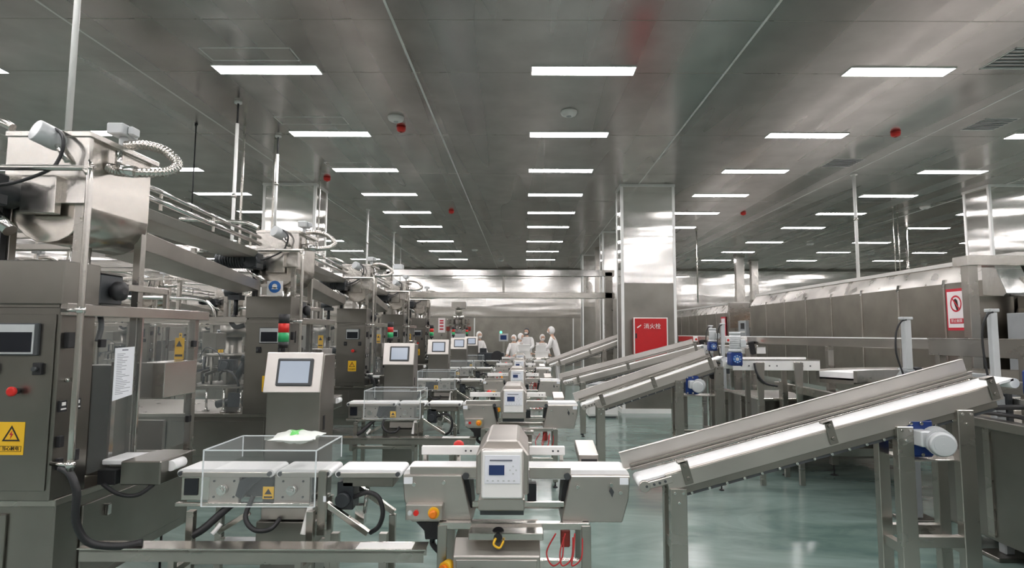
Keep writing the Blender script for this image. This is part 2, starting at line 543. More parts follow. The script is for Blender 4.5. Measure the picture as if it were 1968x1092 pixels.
def packing_machine(dx=0.0, detailed=True):
    t = thing('packing_machine', (-3.4, 3.45, 0), 'x', 'packing machine', 'stainless bag packing machines in a row')
    B = lambda: MB()
    # base cabinet with plinth and feet
    b = B().box(-4.75, -2.33, 2.93, 4.08, .30, .755)
    base = b.build('base_cabinet', STEEL_V, t, .006)
    B().box(-4.79, -2.30, 2.89, 4.10, .755, .79).build('deck_plate', STEEL, t, .003)
    B().box(-4.6, -2.50, 3.05, 3.95, .17, .30).build('plinth', STEEL_D, t)
    for x in (-4.55, -2.45):
        for y in (3.0, 4.0):
            foot(B(), x, y, .30).build('foot', BLACK, t)
    d = B().box(-3.5, -2.56, 2.915, 2.93, .36, .71).build('base_door', STEEL_V, base, .003)
    d = B().box(-4.6, -3.55, 2.915, 2.93, .36, .71).build('base_door', STEEL_V, base, .003)
    sd = B().box(-2.33, -2.318, 3.1, 3.98, .36, .70).build('side_door', STEEL_V, base, .003)
    B().box(-2.318, -2.30, 3.26, 3.29, .60, .66).build('door_latch', POLISH, base, .003)
    # control cabinet
    cb = B().box(-2.76, -2.31, 2.86, 3.09, .79, 1.735).build('control_cabinet', STEEL_V, t, .004)
    B().box(-2.765, -2.305, 2.853, 3.10, 1.75, 1.97).build('cabinet_top_box', STEEL_V, t, .004)
    B().box(-2.74, -2.33, 2.87, 3.08, 1.735, 1.75).build('cabinet_neck', STEEL_D, t)
    B().box(-2.745, -2.33, 2.852, 2.86, .84, 1.70).build('cabinet_door', STEEL_V, cb, .002)
    hm = B().box(-2.610, -2.400, 2.835, 2.855, 1.495, 1.655).build('touch_panel', DGREY, t, .004)
    B().box(-2.602, -2.417, 2.831, 2.836, 1.503, 1.648).build('panel_face', LGREY, hm)
    B().box(-2.590, -2.425, 2.829, 2.832, 1.512, 1.610).build('panel_screen', DSCREEN, hm)
    for x in (-2.615, -2.395):
        s = B().box(x - .022, x + .022, 2.835, 2.855, 1.40, 1.46).build('selector_switch', BLACK, t, .003)
        B().cyl((x, 2.835, 1.43), (x, 2.815, 1.43), .011, 10).build('switch_knob', DGREY, s)
    e = B().cyl((-2.49, 2.855, 1.322), (-2.49, 2.83, 1.322), .014, 12).build('emergency_stop', BLACK, t)
    B().lathe((-2.49, 2.81, 1.322), [(.012, .02), (.023, .012), (.024, 0), (.015, -.004)], 'y', 16).build('stop_button', REDP, e)
    warning_sign(t, -2.505, 2.852, 1.092)
    # fittings on the cabinet side
    h = B().box(-2.315, -2.285, 2.885, 2.93, 1.53, 1.61).build('side_breaker', BLACK, t, .003)
    B().box(-2.312, -2.303, 2.99, 3.0, 1.50, 1.62).build('side_vent', BLACK, t)
    for y in (2.90, 2.99):
        s = B().box(-2.312, -2.300, y - .022, y + .022, 1.215, 1.27).build('socket_plate', BLACK, t)
        B().box(-2.300, -2.298, y - .016, y + .016, 1.225, 1.232).box(-2.300, -2.298, y - .012, y + .012, 1.245, 1.262).build('plate_mark', WHITE, s)
    for y, z in ((2.895, 1.07), (2.90, .96), (3.0, .985)):
        B().box(-2.315, -2.290, y - .014, y + .014, z - .028, z + .028).build('cam_lock', BLACK, t, .003)
    B().cyl((-2.312, 2.915, 1.37), (-2.285, 2.915, 1.37), .011, 10).build('key_lock', POLISH, t)
    # bent guard tube
    g = B().tube([(-3.25, 2.84, 2.44), (-2.27, 2.84, 2.44), (-2.225, 2.84, 2.43), (-2.205, 2.84, 2.40), (-2.2, 2.84, 2.35), (-2.2, 2.84, .93)], .0155, 10, True, 5)
    gt = g.build('guard_tube', STEEL_L, t)
    for z in (1.72, .97):
        B().cyl((-2.31, 2.86, z), (-2.185, 2.835, z), .010, 8).cyl((-2.2, 2.84, z - .014), (-2.2, 2.84, z + .014), .021, 12).build('tube_clamp', POLISH, gt)
    # guard frame
    for (x, y, z1) in ((-2.33, 4.05, 1.74), (-4.72, 2.95, 1.74), (-4.72, 4.05, 1.74), (-3.36, 2.94, 1.74), (-3.36, 4.05, 1.74)):
        B().box(x - .022, x + .022, y - .022, y + .022, .79, z1).build('guard_post', STEEL, t, .002)
    B().bar((-2.30, 2.86, 1.725), (-2.30, 4.15, 1.725), .04, .062).build('guard_beam', STEEL_L, t, .003)
    B().bar((-4.75, 2.93, 1.735), (-2.77, 2.93, 1.735), .04, .055).build('guard_beam', STEEL_L, t, .003)
    B().bar((-4.75, 4.07, 1.735), (-2.32, 4.07, 1.735), .04, .055).build('guard_beam', STEEL_L, t, .003)
    B().bar((-2.31, 3.46, .79), (-2.31, 3.46, 1.70), .022, .018).build('door_mullion', POLISH, t, .002)
    gp = B().box(-2.315, -2.309, 3.10, 3.45, .86, 1.68).build('guard_pane', GUARD, t)
    B().box(-2.315, -2.309, 3.47, 4.02, .86, 1.68).build('guard_pane', GUARD, t)
    B().box(-3.34, -2.78, 2.935, 2.941, .80, 1.70).build('guard_pane', GUARD, t)
    for y, z in ((3.13, 1.55), (4.0, 1.53), (3.98, 1.02)):
        B().box(-2.309, -2.285, y - .02, y + .02, z - .022, z + .022).build('door_hinge', BLACK, t, .004)
    # dark drive box above the guard beam
    B().box(-2.52, -2.32, 3.12, 3.30, 1.765, 1.93).build('drive_box', DGREY, t, .006)
    B().box(-2.53, -2.31, 3.11, 3.31, 1.93, 1.945).build('drive_box_lid', POLISH, t, .002)
    B().lathe((-2.32, 3.21, 1.84), [(.03, 0), (.055, .03), (.055, .06), (.02, .075)], 'x', 16).build('black_bellows', BLACK, t)
    B().bar((-2.33, 3.34, 1.87), (-2.33, 3.72, 1.87), .03, .04).bar((-2.33, 3.72, 1.76), (-2.33, 3.72, 1.88), .03, .03).build('bracket_arm', STEEL_L, t, .003)
    # stands for the hopper
    for (x, y, z0, z1) in ((-2.345, 2.99, 1.97, 2.62), (-2.345, 3.46, .79, 2.30), (-2.68, 3.46, .79, 2.30), (-2.72, 2.99, 1.97, 2.4)):
        B().box(x - .022, x + .022, y - .022, y + .022, z0, z1).build('hopper_post', STEEL, t, .002)
    # U-shaped hopper
    ux0, ux1 = -2.70, -2.31; uc = (ux0 + ux1) / 2; ur = (ux1 - ux0) / 2
    poly = [(ux0, 2.64), (ux0, 2.27)] + [(uc - ur * math.cos(PI * i / 10), 2.27 - ur * math.sin(PI * i / 10)) for i in range(1, 10)] + [(ux1, 2.27), (ux1, 2.64)]
    hp = B().prism(poly, 'y', 2.97, 3.47)
    hp.s = [False] * len(hp.s)
    hb = hp.build('hopper', HOPPER, t, .004)
    for i in range(len(hb.data.polygons)):
        n = hb.data.polygons[i].normal
        if abs(n.y) < .5 and n.z < -.05 and len(hb.data.polygons[i].vertices) == 4: hb.data.polygons[i].use_smooth = True
    B().box(ux0 - .025, ux1 + .02, 2.94, 2.97, 2.28, 2.66).build('hopper_end_plate', STEEL_L, hb, .003)
    B().box(ux0 - .03, ux1 + .03, 2.93, 2.965, 2.635, 2.665).box(ux0 - .03, ux1 + .03, 3.47, 3.50, 2.635, 2.665).box(ux0 - .03, ux0, 2.965, 3.47, 2.635, 2.665).box(ux1, ux1 + .03, 2.965, 3.47, 2.635, 2.665).build('hopper_rim', STEEL_L, hb, .003)
    B().cyl((-2.5, 3.2, 2.10), (-2.5, 3.2, 1.78), .05, 16, .04).build('filling_spout', POLISH, t)
    # geared motor in front of the hopper
    mo = B().cyl((-2.98, 2.76, 2.33), (-2.72, 2.76, 2.33), .078, 20).cyl((-3.02, 2.76, 2.33), (-2.98, 2.76, 2.33), .07, 20)
    for i in range(9):
        mo.cyl((-2.96 + i * .026, 2.76, 2.33), (-2.952 + i * .026, 2.76, 2.33), .086, 20)
    mt = mo.build('hopper_motor', BLACKM, t)
    B().box(-2.74, -2.60, 2.70, 2.84, 2.24, 2.40).cyl((-2.67, 2.69, 2.32), (-2.67, 2.94, 2.32), .075, 18).build('motor_gearbox', BLACKM, mt, .008)
    B().box(-2.90, -2.80, 2.71, 2.80, 2.40, 2.45).build('terminal_box', BLACKM, mt, .005)
    B().box(-2.60, -2.42, 2.90, 2.945, 2.22, 2.42).build('motor_bracket', STEEL_L, t, .003)
    B().cyl((-2.76, 2.88, 2.26), (-2.60, 2.86, 2.12), .032, 16).build('discharge_tube', POLISH, t)
    B().box(-2.745, -2.71, 2.93, 2.965, 1.97, 2.30).build('motor_stand', BLACK, t)
    # level sensor head on top
    sc_ = P(66, 252, 2.86)
    sh = B().cyl(sc_, sc_ + Vector((.055, .11, -.035)), .058, 22).cyl(sc_ + Vector((.055, .11, -.035)), sc_ + Vector((.09, .17, -.06)), .035, 16)
    shb = sh.build('sensor_head', LGREY, t, .004)
    B().cyl(sc_ + Vector((.05, .06, -.03)), sc_ + Vector((.13, .06, -.15)), .014, 10).build('sensor_rod', POLISH, shb)
    B().tube([sc_ + Vector((.06, .05, .02)), sc_ + Vector((.11, .03, -.01)), (-2.37, 2.87, 2.58), (-2.385, 2.87, 2.50), (-2.42, 2.85, 2.43), (-2.55, 2.80, 2.35), (-2.66, 2.74, 2.32)], .009, 8).build('sensor_cable', BLACK, shb)
    # suction box and corrugated hose
    sb = B().box(-2.42, -2.325, 3.22, 3.36, 2.755, 2.82).cyl((-2.365, 3.29, 2.66), (-2.365, 3.29, 2.755), .022, 12).box(-2.325, -2.295, 3.26, 3.33, 2.762, 2.812)
    sb.build('junction_box', LGREY, t, .006)
    pts = [(-2.34, 3.28, 2.70), (-2.22, 3.27, 2.70), (-2.10, 3.27, 2.665), (-2.02, 3.26, 2.585), (-2.05, 3.22, 2.53), (-2.14, 3.16, 2.505), (-2.26, 3.12, 2.50), (-2.31, 3.10, 2.52)]
    B().tube(pts, lambda q: .026 + .0025 * math.sin(q * 260), 12, True, 22).build('corrugated_hose', STEEL_L, t)
    B().cyl((-2.325, 3.12, 2.52), (-2.17, 3.13, 2.50), .033, 14).cyl((-2.27, 3.13, 2.50), (-2.27, 3.13, 2.62), .018, 10).build('hose_coupling', POLISH, t)
    B().tube([(-3.6, 3.05, 2.80), (-2.95, 3.0, 2.76), (-2.78, 2.96, 2.72), (-2.72, 2.96, 2.69)], .022, 10).build('air_pipe', STEEL_L, t)
    # steel box, chute and discharge of the filling side
    B().box(-2.40, -2.24, 3.60, 3.95, 1.20, 1.42).build('valve_box', STEEL_L, t, .004)
    B().box(-2.52, -2.35, 3.32, 3.44, .80, 1.42).build('bag_chute', STEEL_V, t, .003)
    B().box(-2.36, -2.345, 3.30, 3.33, .86, 1.44).build('chute_strip', POLISH, t)
    B().box(-2.15, -1.935, 3.12, 3.42, .80, .925).build('discharge_cover', STEEL_V, t, .006)
    B().box(-2.31, -2.15, 3.20, 3.40, .885, .915).build('discharge_belt', WHITE_BELT, t, .006)
    B().cyl((-1.925, 3.19, .885), (-1.925, 3.30, .885), .028, 16).build('discharge_roller', WHITE_BELT, t)
    B().box(-2.30, -2.20, 3.16, 3.24, .79, .87).build('sensor_block', BLACK, t, .004)
    # cables
    B().tube([(-2.26, 2.86, .95), (-2.20, 2.84, .93), (-2.16, 2.84, .84), (-2.17, 2.86, .70), (-2.13, 2.90, .585), (-2.02, 2.96, .545), (-1.93, 3.0, .55)], .018, 10).build('supply_cable', BLACK, t)
    B().tube([(-2.25, 3.14, .80), (-2.15, 3.12, .755), (-2.05, 3.12, .75), (-1.98, 3.14, .80)], .011, 8).build('sensor_cable', BLACK, t)
    B().tube([(-2.345, 3.1, 1.9), (-2.34, 3.12, 1.80), (-2.33, 3.16, 1.66), (-2.33, 3.14, 1.56)], .014, 8).build('sensor_cable', BLACK, t)
    # carousel of bag grippers
    c = Vector((-3.2, 3.5, 0))
    ca = B().cyl((c.x, c.y, .79), (c.x, c.y, 1.62), .09, 20).cyl((c.x, c.y, 1.02), (c.x, c.y, 1.05), .34, 28).cyl((c.x, c.y, 1.34), (c.x, c.y, 1.37), .26, 28).cyl((c.x, c.y, 1.55), (c.x, c.y, 1.68), .14, 20).build('carousel', STEEL_D, t)
    for i in range(10):
        a = 2 * PI * i / 10
        dd = Vector((math.cos(a), math.sin(a), 0)); ss = Vector((-dd.y, dd.x, 0))
        g = B()
        for q in (-.045, .045):
            g.bar(c + dd * .24 + ss * q + Vector((0, 0, 1.20)), c + dd * .43 + ss * q * 1.4 + Vector((0, 0, 1.16)), .014, .03)
        g.bar(c + dd * .24 - ss * .06 + Vector((0, 0, 1.20)), c + dd * .24 + ss * .06 + Vector((0, 0, 1.20)), .03, .05)
        g.cyl(c + dd * .28 + Vector((0, 0, 1.05)), c + dd * .28 + Vector((0, 0, 1.34)), .014, 8)
        g.box(c.x + dd.x * .43 - .02, c.x + dd.x * .43 + .02, c.y + dd.y * .43 - .015, c.y + dd.y * .43 + .015, 1.10, 1.19)
        g.build('gripper', STEEL_D if i % 3 else BLACKM, ca)
    for i, (x, y) in enumerate(((-3.22, 3.04), (-3.03, 3.02), (-2.86, 3.03))):
        B().cyl((x, y, .79), (x, y, 1.03), .012, 10).cyl((x, y, .79), (x, y, .802), .034, 12).cyl((x, y, .802), (x, y, .83), .02, 12, .013).build('support_rod', POLISH, t)
    B().box(-3.32, -2.84, 3.0, 3.07, 1.03, 1.05).build('rail_plate', STEEL_D, t)
    B().cyl((-2.95, 3.10, 1.12), (-2.86, 3.08, 1.30), .035, 14).cyl((-2.86, 3.08, 1.30), (-2.84, 3.08, 1.36), .05, 14).build('air_cylinder', BLACKM, t)
    B().box(-3.14, -2.98, 3.08, 3.18, 1.20, 1.32).cyl((-3.06, 3.07, 1.26), (-3.06, 3.03, 1.26), .045, 14).build('print_head', BLACKM, t, .004)
    B().box(-3.33, -3.18, 3.10, 3.30, 1.42, 1.60).build('bag_magazine', STEEL_D, t, .004)
    B().cyl((-3.12, 3.06, .86), (-2.97, 3.06, .90), .04, 14).box(-2.99, -2.86, 3.02, 3.12, .84, .98).build('vacuum_pump', BLACKM, t)
    B().tube([(-2.92, 3.08, .98), (-2.88, 3.0, 1.08), (-2.95, 3.02, 1.18), (-3.05, 3.04, 1.22)], .012, 8).build('vacuum_hose', BLACK, t)
    B().tube([(-3.30, 3.02, 1.35), (-3.22, 3.0, 1.45), (-3.10, 3.02, 1.38), (-3.08, 3.03, 1.28)], .005, 8).build('air_line', DGREY, t)
    # superstructure beyond the cabinet: second cross bars, valves, tubes
    B().bar((-3.3, 3.5, 1.75), (-3.3, 3.5, 2.15), .04, .04).bar((-3.3, 3.5, 2.13), (-2.7, 3.48, 2.13), .035, .035).build('cross_frame', STEEL, t, .002)
    v = B().cyl((-3.05, 3.0, 2.02), (-2.90, 3.0, 2.02), .045, 14).box(-3.0, -2.88, 2.95, 3.06, 1.94, 1.99).cyl((-2.94, 3.0, 1.78), (-2.94, 3.0, 1.96), .022, 10)
    v.build('filling_valve', BLACKM, t)
    B().tube([(-2.94, 3.0, 1.78), (-2.97, 2.98, 1.72), (-2.92, 2.98, 1.66), (-2.84, 3.0, 1.68)], .025, 10).build('filling_hose', BLACK, t)
    B().bar((-4.6, 3.5, 2.2), (-2.75, 3.5, 2.2), .05, .03).bar((-4.4, 3.6, 1.75), (-4.4, 3.6, 2.2), .04, .04).bar((-3.9, 3.6, 1.75), (-3.9, 3.6, 2.45), .04, .04).build('pipe_bridge', STEEL_L, t, .002)
    B().tube([(-4.6, 3.55, 2.0), (-3.7, 3.55, 1.98), (-3.5, 3.55, 1.9), (-3.45, 3.55, 1.76)], .02, 8).build('product_pipe', POLISH, t)
    y = B().box(-2.44, -2.38, 4.02, 4.03, 1.42, 1.57).build('yellow_sticker', YELLOW, t)
    B().box(-2.435, -2.385, 4.017, 4.021, 1.44, 1.455).prism([(-2.41, 1.55), (-2.43, 1.51), (-2.39, 1.51)], 'y', 4.017, 4.021).build('sticker_mark', INKK, y)
    B().box(-3.3, -2.5, 4.03, 4.06, .80, 1.0).build('rear_panel', STEEL_D, t)
    return t


pm = packing_machine()
SHIFT = [0, 3.0, 6.0, 9.0, 12.0]
for i, s in enumerate(SHIFT):
    lab = 'stainless packing machine with touch panel cabinet, %s in the row counted from the camera' % ORD[i]
    if i == 0: pm['label'] = lab
    else: duplicate(pm, (-.06 * i, s - .05 * (i > 0), 0), lab)
# a second row of the same machines farther from the aisle
for i in range(5):
    duplicate(pm, (-4.9, 2.2 + 3.0 * i, 0), 'stainless packing machine of the outer row, %s in it counted from the camera' % ORD[i])

# notice taped to the guard pane of the first machine
nt_ = thing('paper_notice', (-2.30, 3.32, 1.37), 'white printed paper notice hanging on the guard of the first packing machine', 'notice')
MB()._add([(-2.306, 3.245, 1.225), (-2.306, 3.405, 1.245), (-2.306, 3.405, 1.525), (-2.306, 3.245, 1.52), (-2.303, 3.245, 1.225), (-2.303, 3.405, 1.245), (-2.303, 3.405, 1.525), (-2.303, 3.245, 1.52)], [(0, 3, 2, 1), (4, 5, 6, 7), (0, 1, 5, 4), (1, 2, 6, 5), (2, 3, 7, 6), (3, 0, 4, 7)], False).build('sheet', PAPER, nt_)
ln = MB()
for i in range(24):
    z = 1.485 - i * .0098
    ln.box(-2.3028, -2.3024, 3.262, 3.30 + .085 * random.random(), z, z + .0022)
ln.box(-2.3028, -2.3024, 3.30, 3.35, 1.505, 1.511)
ln.build('printed_text', INK, nt_)

# round blue safety sticker on a plate above the second machine
bs = thing('safety_plate', (-2.56, 5.78, 1.99), 'white plate with blue round safety mark on the second packing machine cabinet', 'sign')
MB().box(-2.63, -2.47, 5.83, 5.835, 1.98, 2.13).build('plate', WHITE, bs)
MB().cyl((-2.55, 5.829, 2.07), (-2.55, 5.826, 2.07), .062, 24).build('blue_disc', BLUEST, bs)
MB().cyl((-2.55, 5.826, 2.075), (-2.55, 5.823, 2.075), .025, 16).prism([(-2.585, 2.045), (-2.515, 2.045), (-2.535, 2.065), (-2.565, 2.065)], 'y', 5.823, 5.826).build('disc_mark', WHITE, bs)

# feed ducts that run overhead from hopper to hopper
def feed_duct():
    t = thing('overhead_feed_duct', (-2.75, 4.7, 2.1), 'x', 'duct', 'overhead ducts between the hoppers')
    y0, y1 = 3.52, 5.64
    a0, a1 = -2.58, -2.80
    pr = MB()
    pr._add([(a0 - .16, y0, 2.35), (a0 + .12, y0, 2.35), (a0 + .16, y0, 2.41), (a0 - .2, y0, 2.41), (a1 - .16, y1, 2.35), (a1 + .12, y1, 2.35), (a1 + .16, y1, 2.41), (a1 - .2, y1, 2.41)],
            [(0, 1, 2, 3), (7, 6, 5, 4), (0, 4, 5, 1), (1, 5, 6, 2), (2, 6, 7, 3), (3, 7, 4, 0)], False)
    pr.build('trough', STEEL_M, t, .003)
    MB().cyl((a0 + .17, y0, 2.545), (a1 + .17, y1, 2.545), .014, 10).build('guide_rail', POLISH, t)
    MB().cyl((a0 + .17, y0, 2.48), (a1 + .17, y1, 2.48), .020, 10).build('guide_rail', POLISH, t)
    MB().cyl((a0 - .15, y0, 2.62), (a1 - .15, y1, 2.62), .013, 10).build('guide_rail', STEEL_L, t)
    for k in (.12, .5, .88):
        y = y0 + (y1 - y0) * k; a = a0 + (a1 - a0) * k
        MB().bar((a + .17, y, 2.42), (a + .17, y, 2.56), .012, .02).build('rail_bracket', STEEL, t)
    # lower chute
    MB()._add([(-2.62, 3.55, 2.08), (-2.38, 3.55, 2.12), (-2.36, 3.55, 2.23), (-2.64, 3.55, 2.23), (-2.92, 5.8, 2.0), (-2.70, 5.8, 2.03), (-2.68, 5.8, 2.12), (-2.94, 5.8, 2.12)],
              [(0, 1, 2, 3), (7, 6, 5, 4), (0, 4, 5, 1), (1, 5, 6, 2), (2, 6, 7, 3), (3, 7, 4, 0)], False).build('return_chute', STEEL_M, t, .003)
    for k in (.3, .62):
        y = y0 + (y1 - y0) * k; a = a0 + (a1 - a0) * k
        MB().bar((a - .1, y, 2.08), (a - .1, y, 2.32), .035, .03).build('duct_bracket', STEEL, t)
    return t
fd = feed_duct()
for i in range(3):
    lab = 'steel feed duct with polished rails between %s and %s hopper' % (ORD[i], ORD[i + 1])
    if i == 0: fd['label'] = lab
    else: duplicate(fd, (-.06 * i, 3.0 * i, 0), lab)
for i in range(3):
    duplicate(fd, (-4.9, 2.2 + 3.0 * i, 0), 'steel feed duct of the outer row between its %s and %s hopper' % (ORD[i], ORD[i + 1]))


# ---------------------------------------------------------------- checkweigher
def belt_unit(x0, x1, y0, y1, zt, th=.042):
    n = 8; r = th / 2
    poly = [(x1 - r + r * math.sin(PI * i / n), zt - r + r * math.cos(PI * i / n)) for i in range(n + 1)] + [(x0 + r - r * math.sin(PI * i / n), zt - r - r * math.cos(PI * i / n)) for i in range(n + 1)]
    return MB().prism(poly, 'y', y0, y1)


def checkweigher():
    t = thing('checkweigher', (-1.25, 3.3, 0), 'x', 'checkweigher', 'checkweighers beside the packing machines')
    B = MB
    for (a, b) in ((-1.90, -1.37), (-1.355, -1.055), (-1.035, -.668)):
        bu = belt_unit(a, b, 3.215, 3.415, .862).build('belt', WHITE_BELT, t)
        B().box(a + .02, b - .02, 3.205, 3.215, .822, .848).build('belt_side_bar', STEEL_M, bu, .002)
        for x in (a + .022, b - .022):
            B().cyl((x, 3.200, .841), (x, 3.43, .841), .012, 10).build('roller_shaft', DGREY, bu)
    B().box(-1.885, -1.73, 3.23, 3.40, .69, .83).build('driver_box', STEEL_L, t, .004)
    B().box(-1.865, -1.79, 3.222, 3.23, .72, .81).build('box_window', DSCREEN, t, .002)
    for (a, b, c) in ((-1.74, -1.565, -1.65), (-1.375, -1.175, -1.27)):
        s = B().box(a, b, 3.235, 3.26, .675, .825).build('motor_plate', STEEL_M, t, .004)
        B().cyl((c, 3.235, .752), (c, 3.20, .752), .026, 18).cyl((c, 3.20, .752), (c, 3.193, .752), .015, 14).build('motor_end', POLISH, s)
        for dx in (-.055, .055):
            for dz in (-.04, .045):
                B().cyl((c + dx, 3.235, .75 + dz), (c + dx, 3.230, .75 + dz), .006, 8).build('plate_screw', DGREY, s)
    B().box(-1.72, -1.58, 3.27, 3.40, .69, .82).box(-1.36, -1.2, 3.27, 3.40, .69, .82).build('motor_housing', BLACKM, t)
    B().box(-1.55, -1.40, 3.28, 3.38, .70, .80).build('load_cell_cover', DGREY, t, .004)
    B().prism([(-1.58, .72), (-1.56, .80), (-1.47, .83), (-1.44, .83), (-1.44, .81), (-1.50, .77), (-1.55, .70)], 'y', 3.22, 3.25).build('belt_bracket', BLACKM, t)
    ys = B().box(-1.435, -1.375, 3.232, 3.236, .70, .765).build('yellow_sticker', YELLOW, t)
    B().prism([(-1.405, .755), (-1.425, .725), (-1.385, .725)], 'y', 3.230, 3.232).box(-1.428, -1.382, 3.230, 3.232, .706, .714).build('sticker_mark', INKK, ys)
    B().bar((-1.90, 3.22, .675), (-1.12, 3.22, .675), .03, .018).bar((-1.90, 3.40, .675), (-1.12, 3.40, .675), .03, .018).build('lower_rail', STEEL_L, t, .002)
    B().box(-1.44, -1.18, 3.23, 3.39, .59, .655).build('scale_base', STEEL_M, t, .004)
    B().box(-1.47, -1.15, 3.24, 3.38, .44, .575).build('scale_body', STEEL_D, t, .005)
    B().bar((-1.095, 3.20, .86), (-1.095, 3.20, .52), .045, .03).build('side_post', STEEL, t, .003)
    B().box(-1.085, -1.07, 3.182, 3.186, .70, .73).build('post_sticker', PAPER, t)
    # frame
    for x in (-1.78, -1.14):
        for y in (3.16, 3.46):
            B().bar((x, y, .06), (x, y, .66), .038, .038).build('leg', STEEL, t, .002)
            foot(B(), x, y, .06).build('levelling_foot', BLACK, t)
    for (x) in (-1.05, -.78):
        B().bar((x, 3.30, .06), (x, 3.30, .50), .045, .038).build('leg', STEEL, t, .002)
        foot(B(), x, 3.30, .06).build('levelling_foot', BLACK, t)
    B().bar((-1.08, 3.22, .68), (-.84, 3.20, .53), .03, .03).build('brace', STEEL_L, t, .002)
    B().bar((-.98, 3.42, .73), (-.745, 3.40, .58), .03, .03).build('brace', STEEL_L, t, .002)
    B().bar((-.755, 3.40, .57), (-.755, 3.40, .20), .035, .035).build('brace_post', STEEL, t, .002)
    B().bar((-1.66, 3.22, .53), (-1.50, 3.22, .63), .028, .028).build('brace', STEEL_L, t, .002)
    B().bar((-1.78, 3.16, .40), (-1.14, 3.16, .40), .03, .03).bar((-1.78, 3.46, .40), (-1.14, 3.46, .40), .03, .03).bar((-1.05, 3.30, .40), (-.78, 3.30, .40), .03, .03).build('stretcher', STEEL, t, .002)
    B().cyl((-1.66, 3.30, .455), (-1.26, 3.30, .455), .02, 12).build('white_roller', WHITE_BELT, t)
    # cables under the belts
    B().tube([(-1.60, 3.28, .68), (-1.66, 3.22, .62), (-1.72, 3.18, .56), (-1.77, 3.16, .53)], .022, 8).build('cable_bundle', BLACK, t)
    B().tube([(-1.63, 3.18, .585), (-1.645, 3.165, .56), (-1.66, 3.15, .54)], .012, 8).build('white_cable_tie', WHITE, t)
    B().tube([(-1.48, 3.22, .72), (-1.50, 3.18, .62), (-1.44, 3.16, .56), (-1.36, 3.17, .56), (-1.33, 3.22, .60)], .013, 8).build('cable_bundle', BLACK, t)
    B().tube([(-1.155, 3.19, .67), (-1.165, 3.17, .61), (-1.175, 3.15, .54)], .016, 8).build('white_cable_wrap', WHITE, t)
    B().tube([(-.95, 3.26, .70), (-.86, 3.22, .74), (-.79, 3.20, .72), (-.765, 3.20, .64), (-.79, 3.22, .56), (-.84, 3.24, .52)], .013, 8).build('coiled_cable', BLACK, t)
    B().box(-1.03, -.94, 3.24, 3.36, .64, .79).cyl((-.99, 3.24, .70), (-.99, 3.2, .70), .04, 14).build('belt_motor', BLACKM, t, .004)
    B().box(-1.00, -.72, 3.24, 3.39, .765, .82).build('outfeed_tray', STEEL_D, t, .003)
    B().cyl((-.88, 3.26, .62), (-.86, 3.24, .76), .012, 8).box(-.93, -.88, 3.25, 3.30, .56, .66).build('air_valve', POLISH, t)
    # clear cover
    x0, x1, y0, y1, z0, z1, w = -1.665, -1.08, 3.04, 3.46, .715, 1.0, .006
    cv = B().box(x0, x1, y0, y1, z1 - w, z1).box(x0, x1, y0, y0 + w, z0, z1 - w).box(x0, x0 + w, y0 + w, y1, .88, z1 - w).box(x1 - w, x1, y0 + w, y1, .88, z1 - w).build('clear_cover', ACRYLIC, t)
    e = B()
    e.bar((x0, y0, z1), (x1, y0, z1), .006, .006).bar((x0, y1, z1), (x1, y1, z1), .006, .006).bar((x0, y0, z1), (x0, y1, z1), .006, .006).bar((x1, y0, z1), (x1, y1, z1), .006, .006)
    e.bar((x0, y0, z0), (x0, y0, z1), .006, .006).bar((x1, y0, z0), (x1, y0, z1), .006, .006).bar((x0, y0, z0), (x1, y0, z0), .004, .004).bar((x1, y1, .88), (x1, y1, z1), .005, .005).bar((x0, y1, .88), (x0, y1, z1), .005, .005)
    e.build('cover_edge', ACRYEDGE, cv)
    # display pedestal
    pz = [(3.52, .10), (3.52, 1.255), (3.60, 1.50), (3.80, 1.50), (3.80, .10)]
    pd = B().prism([(3.60, .12), (3.60, 1.24), (3.66, 1.47), (3.86, 1.47), (3.86, .12)], 'x', -1.60, -1.265).build('display_pedestal', STEEL_V, t, .004)
    # tilted display face
    c = Vector((-1.437, 3.605, 1.362)); tilt = math.atan2(.05, .245)
    R = Matrix.Rotation(-tilt, 3, 'X')
    df = B().obox(c, (.350, .025, .250), R).build('display_face', STEEL_B, pd, .004)
    B().obox(c + R @ Vector((0.012, -.018, 0)), (.222, .014, .172), R).build('display_bezel', DGREY, pd, .006)
    B().obox(c + R @ Vector((0.012, -.026, 0)), (.185, .004, .135), R).build('display_screen', SCREEN, pd)
    B().box(-1.60, -1.30, 3.594, 3.602, .95, .965).build('pedestal_seam', POLISH, pd)
    B().box(-1.275, -1.262, 3.66, 3.69, 1.0, 1.09).build('side_latch', BLACK, pd)
    # signal tower on the pedestal
    sx, sy = -1.575, 3.76
    st = B().cyl((sx, sy, 1.47), (sx, sy, 1.53), .014, 10).cyl((sx, sy, 1.51), (sx, sy, 1.55), .030, 18, .034).build('signal_tower', BLACK, t)
    B().cyl((sx, sy, 1.55), (sx, sy, 1.61), .034, 18).build('green_lens', GREENP, st)
    B().cyl((sx, sy, 1.61), (sx, sy, 1.67), .034, 18).build('red_lens', REDP, st)
    B().cyl((sx, sy, 1.67), (sx, sy, 1.73), .034, 18).build('buzzer_cap', BLACK, st)
    return t
cw = checkweigher()
for i, s in enumerate(SHIFT):
    lab = 'checkweigher with white belts and tilted touch display, %s counted from the camera' % ORD[i]
    if i == 0: cw['label'] = lab
    else: duplicate(cw, (0.0, s, 0), lab)

